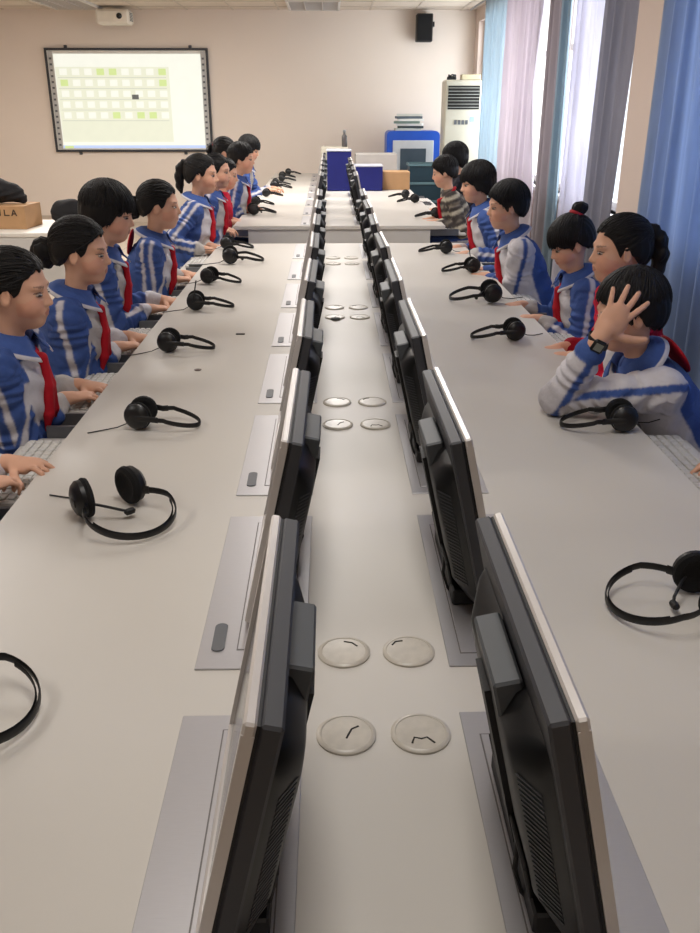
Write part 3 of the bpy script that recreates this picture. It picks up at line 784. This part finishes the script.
def child(label, head, facing, jacket='A', hair='short', tail=None, lean=14, hy=0, hp=8, hr=0, hands=None, scarf=True, vb=.006, vj=.007,
          gaze_poles=None, elbows=None, shirt=None, palm=None, tie=None, watch=None, name='person', bodyyaw=0, curls=(.55,.55), spreads=(.3,.3), arm=1.0, sc=None,
          scarf_rgb=None):
    """facing: world heading in degrees; hands: world targets of (left wrist, right wrist)"""
    al = radians(lean); s_ = head[2]/(.545+.385*cos(al)+.142) if sc is None else sc
    t = nrm([sin(al),0,cos(al)]); fw = np.array([cos(al),0,-sin(al)]); TR_ = np.stack([fw,[0,1,0],t],1)
    P = np.array([0,0,.545])*s_
    if sc is not None: P[2] = head[2]-s_*(.385*cos(al)+.142)
    N0 = P+t*.385*s_; Hc = N0+np.array([.036,0,.142])*s_
    yaw = radians(facing); Rw = Rz(yaw)
    base = np.array([head[0], head[1], 0])-Rw@np.array([Hc[0],0,0])
    loc = lambda p: Rw.T@(np.array(p,float)-base)
    T = thing(name, label, 'person', tuple(base), yaw, 'pupils at the computer desks')
    Rh = Rz(radians(hy))@Ry(radians(hp))@Rx(radians(hr)); hs = s_*1.0
    if sc is not None: hs = s_
    Hh = lambda a, b, c: Hc+Rh@(np.array([a,b,c])*hs)
    B = Rz(radians(bodyyaw))
    S = {sd: P+TR_@(B@np.array([0,sd*.142,.335]))*s_ for sd in (1,-1)}
    E = {}; Wp = {}
    for k_, sd in enumerate((1,-1)):
        if hands is None: tgt = np.array([.26, sd*.11, .70])
        else: tgt = loc(hands[k_])
        pole = (-.35, sd*.55, -1.0) if elbows is None or elbows[k_] is None else loc(elbows[k_])-(S[sd]+tgt)/2
        E[sd], Wp[sd] = ik(S[sd], tgt, .245*s_*arm, .215*s_, pole)
    hip = {sd: P+np.array([.0,sd*.075,-.02])*s_ for sd in (1,-1)}
    kn = {sd: np.array([.37*s_, sd*.095, P[2]-.04*s_]) for sd in (1,-1)}
    an = {sd: np.array([.33*s_, sd*.095, .075]) for sd in (1,-1)}
    # ---- body, one continuous surface
    b = SDF()
    b.el(P+t*.03*s_, np.array([.085,.115,.09])*s_, TR_, .03).el(P+t*.13*s_, np.array([.075,.105,.11])*s_, TR_, .04).el(P+t*.25*s_, np.array([.08,.12,.13])*s_, TR_, .04)
    b.rc(S[1], S[-1], .034*s_, .034*s_, .03); b.rc(N0-t*.03*s_, Hc+np.array([-.022,0,-.05])*s_, .038*s_, .035*s_, .02)
    for sd in (1,-1):
        b.rc(S[sd], E[sd], .036*s_, .031*s_, .02).rc(E[sd], Wp[sd], .031*s_, .021*s_, .01)
        b.rc(hip[sd], kn[sd], .062*s_, .046*s_, .03).rc(kn[sd], an[sd], .044*s_, .03*s_, .02).rc(an[sd]+[0,0,-.02], an[sd]+np.array([.12*s_,0,-.045]), .028*s_, .022*s_, .02)
    for k_, sd in enumerate((1,-1)):
        fd = Wp[sd]-E[sd]; d = nrm(nrm(fd)*.4+np.array([.9,-sd*.25,-.12])) if (palm is None or palm[k_] is None) else Rw.T@np.array(palm[k_][0], float)
        nn = np.array([0,0,-1.]) if (palm is None or palm[k_] is None) else Rw.T@np.array(palm[k_][1], float)
        # left hand (sd=+1): thumb towards -y when the palm is down and fingers +x
        hand_prims(b, Wp[sd]+d*.012, d, nn, sd, s_*(.96 if watch is None else 1.12), curls[k_], spreads[k_])
    el = lambda c, r, k=.02, op=1, R2=None: b.el(Hh(*c), np.array(r)*hs, Rh if R2 is None else Rh@R2, k*hs, op)
    el((-.012,0,.025),(.087,.071,.081)); el((.02,0,-.030),(.063,.053,.068),.03); el((.05,0,-.078),(.026,.024,.022),.03)
    for sd in (1,-1):
        el((.047,sd*.034,-.032),(.030,.026,.032),.02)
        el((.064,sd*.030,.021),(.013,.021,.008),.016)
        el((.091,sd*.031,.001),(.018,.016,.0095),.010,-1)
        el((-.006,sd*.072,-.008),(.018,.0075,.029),.006,1,Rz(sd*.35)@Ry(-.15)); el((-.002,sd*.081,-.006),(.009,.006,.016),.004,-1)
    b.rc(Hh(.074,0,.006), Hh(.0925,0,-.023), .0065*hs, .0088*hs, .012)
    for sd in (1,-1): el((.084,sd*.009,-.027),(.008,.007,.006),.008)
    el((.072,0,-.050),(.012,.023,.014),.014); el((.0825,0,-.0475),(.006,.015,.0042),.005); el((.0812,0,-.0565),(.006,.013,.0045),.005)
    el((.094,0,-.0522),(.014,.014,.001),.003,-1)
    v, F = b.mesh(vb); v = smooth_v(v, F, 1, .35)
    col = np.tile(C_SKIN, (len(v),1)); q = (v-Hc)@Rh/hs
    hd = np.linalg.norm(q, axis=1) < .15
    def paint(mask, c, w=1.0): col[mask] = col[mask]*(1-w)+c*w
    ay = np.abs(q[:,1])
    paint(hd & (((q[:,2]+.052)/.009)**2+(q[:,1]/.017)**2 < 1) & (q[:,0] > .07), C_LIP, .7)
    paint(hd & (((q[:,2]+.035)/.03)**2+((ay-.042)/.022)**2 < 1) & (q[:,0] > .02), LN(220,146,122), .35)
    paint(hd & (((q[:,2]-.0225-.1*(ay-.03))/.0036)**2+((ay-.031)/.020)**2 < 1) & (q[:,0] > .03), C_HAIR, .6)
    paint(hd & (((q[:,2]-.0052)/.0026)**2+((ay-.031)/.0165)**2 < 1) & (q[:,0] > .04), C_HAIR, .8)
    body = mesh_obj('body', v, F, M_skin, T, col)
    for sd in (1,-1):
        m = MB(); n = 12; vs = []; fs = []
        for i in range(n+1):
            for j in range(16):
                th = pi*i/n; ph = 2*pi*j/16
                p = Rz(sd*.30)@np.array([cos(th)*.010, sin(th)*cos(ph)*.0135, sin(th)*sin(ph)*.0046]); vs.append(Hh(.0705+p[0], sd*.0305+p[1], -.0002+p[2]))
        fs = [(i*16+j, i*16+(j+1)%16, (i+1)*16+(j+1)%16, (i+1)*16+j) for i in range(n) for j in range(16)]
        vs = np.array(vs); rr_ = np.array([pi*i/n for i in range(n+1) for j in range(16)]); cc = np.tile(LN(176,160,150), (len(vs),1)); cc[rr_ < .85] = LN(26,16,12)
        mesh_obj('eye', vs, np.array(fs), M_eye, body, cc)
    # ---- hair
    hv = HAIR[hair]; s2 = SDF(); ctr = (-.014,0,.027)
    s2.el(Hh(*ctr), np.array(hv['r'])*hs, Rh, .02*hs)
    if hair in ('bowl',): s2.el(Hh(-.028,0,-.018), np.array([.082,.083,.082])*hs, Rh, .03*hs)
    if hair in ('short',): s2.el(Hh(-.035,0,-.01), np.array([.066,.074,.07])*hs, Rh, .03*hs)
    if hair in ('back','fringe'): s2.el(Hh(-.035,0,-.01), np.array([.07,.072,.065])*hs, Rh, .03*hs)
    if tail == 'none' or tail is None: pass
    def cut(X, Y, Z, D):
        a = X-Hc[0]; b_ = Y-Hc[1]; c = Z-Hc[2]
        x = (a*Rh[0,0]+b_*Rh[1,0]+c*Rh[2,0])/hs; y = (a*Rh[0,1]+b_*Rh[1,1]+c*Rh[2,1])/hs; z = (a*Rh[0,2]+b_*Rh[1,2]+c*Rh[2,2])/hs
        g = np.interp(x, hv['g'][0], hv['g'][1])
        jag = .004*np.sin(y*260+x*120)+.004*np.sin(y*117+x*190)
        D = D+.0011*np.sin(x*60+y*330)*hs
        return np.maximum(D, (g+jag-z)*hs*.7)
    v, F = s2.mesh(vb*.9, cut); v = smooth_v(v, F, 1, .4); 
    rnd = np.random.RandomState(int(abs(head[1])*1000) % 9999); R_ = np.array(hv['r']); C0 = np.array(ctr)
    back = hair == 'back' or hair == 'fringe'; ns = 420 if vb < .005 else 220; SV = []; SF = []; tot = len(v)
    tl0 = {'pony':(-.9,0,.25),'lowbun':(-.95,0,-.3),'highbun':(-.5,0,.85),'smalltail':(-.95,0,.05),None:(-.85,0,-.5)}[tail]
    for q_i in range(ns):
        ph = rnd.uniform(-pi, pi)
        if hair == 'back' or (hair == 'fringe' and abs(ph) > .9):
            # combed from the hairline to the tie
            el_ = rnd.uniform(-.5, 1.1); dA = nrm([cos(ph)*cos(el_), sin(ph)*cos(el_), sin(el_)]); dB = nrm(np.array(tl0)+rnd.normal(0,.12,3))
            if cos(ph) < -.3: continue
        else:
            dA = nrm(np.array([-.25,0,1.])+rnd.normal(0,.12,3)); el_ = rnd.uniform(-1.2,-.1); dB = nrm([cos(ph)*cos(el_), sin(ph)*cos(el_), sin(el_)])
        om = math.acos(np.clip(dA@dB, -1, 1)); npt = 11; pts = []
        lift = 1.0+rnd.uniform(.0,.035); ext = rnd.uniform(-.002,.013); wob = rnd.uniform(-.03,.03)
        for i_ in range(npt):
            f_ = i_/(npt-1); d_ = (dA*sin((1-f_)*om)+dB*sin(f_*om))/max(sin(om),1e-6)
            d_ = nrm(d_+np.cross(d_, dA)*wob*sin(f_*pi)); p_ = C0+d_*R_*lift
            if hair in ('bowl','short') and d_[2] < 0:
                lowR = np.array([.082,.083,.082]) if hair == 'bowl' else np.array([.066,.074,.07]); lowC = np.array([-.028,0,-.018]) if hair == 'bowl' else np.array([-.035,0,-.01])
                p2 = lowC+d_*lowR*lift
                if np.linalg.norm(p2-C0) > np.linalg.norm(p_-C0): p_ = p2
            g_ = np.interp(p_[0], hv['g'][0], hv['g'][1])
            if p_[2] < g_-(ext if hair in ('bowl','short') or (hair == 'fringe' and abs(ph) < .9) else .001):
                if back and not (hair == 'fringe' and abs(ph) < .9):
                    if not pts: continue
                    else: break
                break
            pts.append(Hh(*p_))
        if len(pts) < 4: continue
        w0 = rnd.uniform(.0022,.0042)*hs; m_ = len(pts)
        for i_, p_ in enumerate(pts):
            tn = nrm(pts[min(i_+1,m_-1)]-pts[max(i_-1,0)]); no = nrm(p_-Hc); si = nrm(np.cross(tn, no)); ww = w0*(1 if i_ < m_-3 else (m_-i_)/4+.05)*(1 if i_ else .3)
            for a_ in range(5): SV.append(p_+si*ww*cos(2*pi*a_/5)+no*ww*.6*sin(2*pi*a_/5))
        for i_ in range(m_-1):
            for a_ in range(5): b0 = tot+i_*5; SF.append((b0+a_, b0+(a_+1)%5, b0+5+(a_+1)%5, b0+5+a_))
        tot += 5*m_
    v = np.concatenate([v, np.array(SV)]); F = np.concatenate([F, np.array(SF)])
    ho = mesh_obj('hair', v, F, M_hair, T)
    TL = {'pony': ([(-.085,0,.045),(-.11,0,.05),(-.13,0,.02),(-.135,0,-.03),(-.13,0,-.08),(-.12,0,-.115)],[.018,.02,.025,.026,.02,.007],(-.094,0,.048)),
          'lowbun': ([(-.09,0,-.005),(-.125,0,-.015),(-.12,0,-.045)],[.032,.042,.03],(-.1,0,0)),
          'highbun': ([(-.06,0,.095),(-.085,0,.118),(-.1,0,.112)],[.018,.026,.024],(-.068,0,.104)),
          'smalltail': ([(-.09,0,.03),(-.12,0,.03),(-.135,0,-.01),(-.12,0,-.045)],[.018,.022,.022,.01],(-.1,0,.03))}
    if tail:
        pts, rs, tp = TL[tail]; s3 = SDF().chain([Hh(*p) for p in pts], [r*hs for r in rs], .012)
        v, F = s3.mesh(vb*.9, lambda X,Y,Z,D: D+.002*np.sin(Y*300)+.0015*np.sin(X*210+Z*90)); mesh_obj('ponytail' if 'tail' in tail or tail == 'pony' else 'hair_bun', v, F, M_hair, ho)
        if tie is not None:
            d = nrm(np.array(pts[1])-np.array(pts[0])); w1 = nrm(np.cross(d,[0,1,0])); w2 = np.array([0,1.,0])
            ring = [Hh(*(np.array(tp)+(w1*cos(a)+w2*sin(a))*.025)) for a in [2*pi*i/14 for i in range(14)]]
            MB().tube([tuple(p) for p in ring], .008*hs, 8, closed=True).build('hair_tie', mat('tie_%d_%d_%d' % tie, tie, .6), ho, smooth=True)
    # ---- jacket
    j = SDF()
    j.el(P+t*.05*s_, np.array([.112,.145,.10])*s_, TR_, .03).el(P+t*.15*s_, np.array([.105,.135,.13])*s_, TR_, .05).el(P+t*.25*s_, np.array([.105,.145,.13])*s_, TR_, .05)
    j.rc(S[1], S[-1], .052*s_, .052*s_, .04); j.rc(N0-t*.07*s_, N0-t*.02*s_, .07*s_, .05*s_, .03)
    cuffp = {}
    for sd in (1,-1):
        c_ = Wp[sd]+(E[sd]-Wp[sd])*.10; cuffp[sd] = c_
        j.rc(S[sd], E[sd], .055*s_, .047*s_, .03).rc(E[sd], Wp[sd]+(E[sd]-Wp[sd])*.25, .047*s_, .041*s_, .012).rc(Wp[sd]+(E[sd]-Wp[sd])*.22, c_, .033*s_, .029*s_, .012)
    v, F = j.mesh(vj); v = smooth_v(v, F, 1, .4); Nn = vnormals(v, F)
    def seg(v, a, b_):
        ab = b_-a; tt = np.clip((v-a)@ab/(ab@ab), 0, 1); return np.linalg.norm(v-a-tt[:,None]*ab, axis=1), tt, v-a-tt[:,None]*ab
    u = (v-P)@TR_/s_
    dt = np.sqrt((u[:,0]/.105)**2+(u[:,1]/.14)**2)-1
    dt = np.where((u[:,2] > .36), 1.0, dt*.1)
    zips = (np.abs(u[:,1]) < .004) & (u[:,0] > 0)
    if shirt == 'red': cb, cf, cs, cst, ccf = C_RED, C_RED, C_RED, C_RED*.8, LN(150,20,40)
    elif shirt == 'plaid': cb, cf, cs, cst, ccf = [LN(120,112,100)]*5
    elif shirt == 'dark': cb, cf, cs, cst, ccf = [LN(34,34,44)]*5
    elif jacket == 'A': cb, cf, cs, cst, ccf = C_BLUE, C_GREY, C_BLUE, C_WHITE, C_WHITE
    elif jacket == 'B': cb, cf, cs, cst, ccf = C_BLUE, C_WHITE, C_WHITE, C_BLUE, C_BLUE
    else: cb, cf, cs, cst, ccf = C_BLUE, C_WHITE, C_BLUE, C_WHITE, C_GREY
    col = np.tile(cb, (len(v),1))
    fr = (u[:,0] > (.02 if jacket != 'B' else -.01)) & (u[:,2] < .355) & (u[:,2] > .02)
    if jacket != 'B': fr &= (np.abs(u[:,1]) < .118) & (np.abs(u[:,1]) > .012)
    col[fr] = cf; col[zips] = C_NAVY if shirt is None else col[zips]*.5
    amp = np.zeros(len(v)); 
    for sd in (1,-1):
        dA, tA, wA = seg(v, S[sd], E[sd]); dB, tB, wB = seg(v, E[sd], Wp[sd])
        up_ = dA < dB; d = np.where(up_, dA, dB)
        sl = (d < .075*s_) & ((sd*u[:,1] > .125) | ((d < .062*s_) & (u[:,0] > .085)) | (~up_ & (d < .06*s_)) | (sd*u[:,1] > .09) & (u[:,2] > .30))
        col[sl] = cs
        for msk, a, b_, w_ in ((sl & up_, S[sd], E[sd], wA), (sl & ~up_, E[sd], Wp[sd], wB)):
            ax_ = nrm(b_-a); o_ = np.array([-.15, sd*1.0, .35]); o_ = nrm(o_-ax_*(o_@ax_)); c_ = np.cross(ax_, o_)
            off = w_@c_/s_; on = (w_@o_) > 0
            if jacket == 'A2': st = (np.abs(np.abs(off)-.021) < .008)
            else: st = np.abs(off) < .011
            col[msk & on & st] = cst
        cf_ = (~up_) & sl & (tB > .70); col[cf_] = ccf
        # creases running across the sleeves
        al_ = np.where(up_, tA*.245, .245+tB*.215)
        amp += np.where(sl & (tB < .72), .0042*np.sin(al_*150+3*np.sin(v[:,2]*40+v[:,1]*30)), 0)
    if shirt == 'plaid':
        g_ = ((np.floor(u[:,2]*38).astype(int) % 2) == 0) | ((np.floor(u[:,1]*38).astype(int) % 3) == 0); col[g_] = LN(70,64,62); 
        g_ = (np.floor(u[:,2]*38).astype(int) % 4 == 1); col[g_] = LN(176,168,150)
    amp += np.where(u[:,2] < .33, .0035*np.sin(u[:,2]*70+4*np.sin(u[:,1]*18)+3*np.sin(u[:,0]*22)), 0)
    v = v+Nn*(amp*s_)[:,None]; col = smooth_v(np.array(col), F, 1, .6)
    mesh_obj('jacket' if shirt != 'plaid' else 'shirt', v, F, M_cloth, T, col)
    # ---- collar
    rows = [(.050,.000),(.051,.032),(.059,.045),(.078,.040),(.0975,.027),(.0995,.025),(.107,.017)]; nc = 32; vs = []; cc = []
    for i in range(nc+1):
        a = pi-radians(152)+radians(304)*i/nc; e = abs(a-pi)/radians(152)
        for r, z in rows:
            r2 = r*(1+.10*e*(r > .06)); z2 = z-.03*e**2*(r > .06)-.012*e
            vs.append(N0+TR_@(np.array([r2*cos(a)*.95+.004, r2*sin(a)*1.05, z2-.008])*s_)); cc.append((C_WHITE if r > .098 else cb))
    fs = [(i*7+j_, i*7+j_+1, (i+1)*7+j_+1, (i+1)*7+j_) for i in range(nc) for j_ in range(6)]
    if shirt is None:
        # split the last row so the piping stays narrow
        co = mesh_obj('collar', np.array(vs), np.array(fs), M_cloth, T, np.array(cc)*1.0); sm = co.modifiers.new('thickness','SOLIDIFY'); sm.thickness = .004; sm.offset = 0
    if scarf:
        bk = scarf == 'back'
        q_ = lambda x, y, z: P+TR_@(np.array([x,y,z])*s_)
        zz = .385; s4 = SDF()
        ring = [q_(.064*cos(a)+.004, .064*sin(a), zz+.006-.034*(1+cos(a))*.5*1.1) for a in [2*pi*i/16 for i in range(17)]]
        s4.chain(ring, [.0085*s_]*17, .006); s4.el(q_(.086,0,.345), np.array([.017,.02,.018])*s_, TR_, .008)
        for sd in (1,-1):
            s4.chain([q_(.094,sd*.006,.335), q_(.112,sd*.016,.27), q_(.120,sd*.026,.19), q_(.118,sd*.03,.14)], [.009*s_,.013*s_,.016*s_,.006*s_], .006)
            s4.chain([q_(.094,sd*.004,.335), q_(.114,sd*.004,.26), q_(.120,sd*.008,.19)], [.009*s_,.012*s_,.01*s_], .006)
        # the triangle at the back of the neck
        
        if bk: s4.el(q_(-.106,0,.335), np.array([.010,.075,.062])*s_, TR_, .01)
        v, F = s4.mesh(.005 if vb > .0055 else .004); mesh_obj('neckerchief', v, F, M_scarf, T)
    # ---- trousers and shoes
    tr = SDF(); tr.el(P-t*.01*s_, np.array([.11,.135,.09])*s_, TR_, .03)
    for sd in (1,-1): tr.rc(hip[sd], kn[sd], .076*s_, .06*s_, .03).rc(kn[sd], an[sd]+[0,0,.03], .058*s_, .045*s_, .02)
    v, F = tr.mesh(.011); c_ = np.tile(C_BLUE*.85, (len(v),1)); 
    c_[(np.abs(np.abs(v[:,1])-.0) > .145*s_)] = C_WHITE; mesh_obj('trousers', v, F, M_cloth, T, c_)
    for sd in (1,-1):
        sh = SDF().rc(an[sd]+[-.02,0,-.035], an[sd]+np.array([.13*s_,0,-.043]), .038, .030, .02); v, F = sh.mesh(.009); v[:,2] = np.maximum(v[:,2], .003); mesh_obj('shoe', v, F, mat('white_shoe',(214,212,210),.6), T)
    if watch is not None:
        sd = watch; c0 = Wp[sd]-nrm(Wp[sd]-E[sd])*.012; ax_ = nrm(Wp[sd]-E[sd]); n1 = nrm(np.cross(ax_, [0,0,1.])); 
        out = -(Rw.T@np.array(palm[0 if sd == 1 else 1][1], float)); out = nrm(out-ax_*(out@ax_)); n2 = np.cross(ax_, out)
        R_ = .028*s_
        MB().tube([tuple(c0+(out*cos(a)+n2*sin(a))*R_) for a in [2*pi*i/20 for i in range(20)]], .004, 8, closed=True, flat=(.010,.0022)).build('watch_strap', M_matt, T, smooth=True)
        m = MB(); m.M = Matrix([[*r, c] for r, c in zip(np.stack([ax_, n2, out],1).tolist(), (c0+out*(R_+.002)).tolist())]+[[0,0,0,1]])
        m.box(-.019,.019,-.018,.018,-.004,.008,.005); wf = m.build('watch_case', M_black, T)
        m2 = MB(); m2.M = m.M; m2.box(-.011,.011,-.011,.011,.008,.0092,.0004); m2.build('watch_face', mat('watch_display',(120,122,112),.3), wf)
    # ---- stool
    sz = P[2]-.095*s_-.004
    return T, base, sz
def stool(label, x, y, z, rz=0):
    t = thing('stool', label, 'stool', (x, y, 0), rz, 'wooden stools of the pupils')
    MB().box(-.15,.15,-.16,.16,z-.03,z,.008).build('seat', M_stool, t)
    for a in (-1,1):
        for b in (-1,1): MB().tube([(a*.145,b*.155,.0),(a*.12,b*.13,z-.03)], .012, 8).build('leg', M_steel, t, smooth=True)
    MB().tube([(-.137,-.147,.15),(.137,-.147,.15),(.137,.147,.15),(-.137,.147,.15)], .008, 8, closed=True).build('foot_ring', M_steel, t, smooth=True)
NEAR = dict(vb=.0036, vj=.0042); MID = dict(vb=.0045, vj=.006); FAR = dict(vb=.0065, vj=.009)
RED = (196,36,52)
def hz(x, y, z=.712): return (x-.025*(1 if x > 0 else -1)*-1, y, z)
KIDS_ = [
 dict(label='child nearest on the left, mostly out of frame, sleeve at the desk edge', head=(-.92,1.66,1.08), facing=4, jacket='A', hair='back', hands=((-.80,2.0,.735),(-.81,1.84,.735)), palm=(None,((.45,.85,-.05),(0,0,-1))), **MID),
 dict(label='girl in blue and white tracksuit at the left frame edge, loose dark hair', head=(-.875,2.45,1.075), facing=2, jacket='A2', hair='back', tail='lowbun', hy=-4, hp=8, lean=10, hands=(hz(-.79,2.72),hz(-.80,2.58)), **NEAR),
 dict(label='girl with tied-back hair and a long red neckerchief, second on the left', head=(-.855,3.07,1.085), facing=4, jacket='A', hair='back', tail='lowbun', hy=-6, hp=8, lean=12, hands=(hz(-.77,3.36),hz(-.78,3.2)), **NEAR),
 dict(label='child with a thick black bowl haircut, third on the left', head=(-.91,3.74,1.14), facing=6, jacket='A', hair='bowl', hy=-8, hp=14, lean=14, hands=(hz(-.76,4.05),hz(-.79,3.86)), **NEAR),
 dict(label='girl with a bushy dark ponytail, fourth on the left, between bowl haircut and far group', head=(-.825,4.41,1.10), facing=4, jacket='A2', hair='back', tail='lowbun', hy=-2, hp=6, lean=14, scarf='back', hands=(hz(-.76,4.72),hz(-.79,4.56)), **MID),
 dict(label='girl with a ponytail in a red hair tie, fifth on the left', head=(-.805,5.8,1.145), facing=0, jacket='A2', hair='back', tail='pony', tie=RED, hy=-6, hp=6, lean=12, hands=(hz(-.74,5.72),hz(-.76,5.58)), **MID),
 dict(label='child in blue and white whose face shows just behind the red-tied ponytail girl', head=(-.79,6.45,1.12), facing=0, jacket='A', hair='back', hy=-8, hp=6, lean=12, hands=(hz(-.76,6.6),hz(-.78,6.45)), **FAR),
 dict(label='child in a bright pinkish red jacket on the left', head=(-.79,7.0,1.065), facing=0, shirt='red', hair='back', scarf=False, hy=-4, hp=14, lean=14, hands=(hz(-.74,7.1),hz(-.74,6.95)), **FAR),
 dict(label='child in striped blue and white jacket with red neckerchief, behind the red jacket', head=(-.715,7.55,1.145), facing=0, jacket='A2', hair='short', hy=-6, hp=6, lean=14, hands=(hz(-.66,7.75,.75),hz(-.68,7.5,.75)), **FAR),
 dict(label='girl with dark hair and red hair tie, mostly hidden at the back left', head=(-.925,8.25,1.165), facing=0, jacket='A', hair='back', tail='smalltail', tie=RED, hy=0, hp=8, lean=12, hands=(hz(-.8,8.4),hz(-.8,8.2)), **FAR),
 dict(label='farthest child on the left, dark cropped hair, blue sleeve on the desk', head=(-.80,9.3,1.145), facing=0, jacket='A', hair='bowl', scarf=False, hy=-10, hp=22, lean=20, hands=(hz(-.56,9.35,.76),hz(-.6,9.15,.76)), **FAR),
 # right side
 dict(label='boy with wristwatch propping his head on his hand, nearest on the right', head=(.86,2.47,1.0), facing=184, jacket='B', hair='short', hy=-6, hp=14, lean=34, arm=1.14, hands=((.735,2.31,.965),(.93,2.62,.71)),
      elbows=((.56,2.44,.62),None), palm=(((.55,.10,.80),(.05,1,-.15)),None), curls=(.15,.4), spreads=(.40,.1), watch=1, sc=1.04, scarf='back', **NEAR),
 dict(label='child nearest on the right, almost wholly out of frame, sleeve at the desk corner', head=(1.03,1.72,1.08), facing=180, jacket='A', hair='short', hands=((1.05,1.90,.70),(1.04,2.04,.70)), **MID),
 dict(label='girl with a long ponytail in a red jacket, second on the right', head=(.985,3.0,1.095), facing=182, shirt='red', hair='back', tail='pony', scarf=False, hy=-2, hp=6, lean=12, hands=(hz(.86,3.02),hz(.84,3.15)), **NEAR),
 dict(label='girl with a fringe and red-tied hair bun looking down, third on the right', head=(1.01,3.72,1.015), facing=180, jacket='W', hair='fringe', tail='highbun', tie=RED, hy=6, hp=26, lean=18, hands=(hz(.86,3.62),hz(.84,3.9)), **NEAR),
 dict(label='boy with short black hair and white sleeves, fourth on the right', head=(.885,4.5,1.085), facing=180, jacket='B', hair='short', hy=4, hp=8, lean=22, hands=(hz(.80,4.62),hz(.80,4.78)), **MID),
 dict(label='child with a round black bowl haircut, fifth on the right', head=(.905,5.6,1.11), facing=180, jacket='W', hair='bowl', hy=8, hp=12, lean=22, hands=(hz(.80,5.35),hz(.78,5.6)), **MID),
 dict(label='child in a grey checked shirt with a red neckerchief, far right of the desk', head=(.89,7.1,1.07), facing=180, shirt='plaid', hair='short', hy=-6, hp=16, lean=22, hands=(hz(.80,6.95),hz(.78,7.1)), **FAR),
 dict(label='child in dark clothes mostly hidden behind the bowl haircut on the right', head=(1.05,7.75,1.14), facing=180, shirt='dark', hair='bowl', scarf=False, hy=6, hp=8, lean=12, hands=(hz(.9,7.6),hz(.9,7.8)), **FAR),
]
for i, kd in enumerate(KIDS_):
    side = 'left' if kd['head'][0] < 0 else 'right'
    T, base, sz = child(**kd)
    k = sorted(q['head'][1] for q in KIDS_ if (q['head'][0] < 0) == (side == 'left')).index(kd['head'][1])
    stool('wooden stool under the %s pupil from the camera on the %s side' % (ORD[k], side), base[0], base[1], sz)
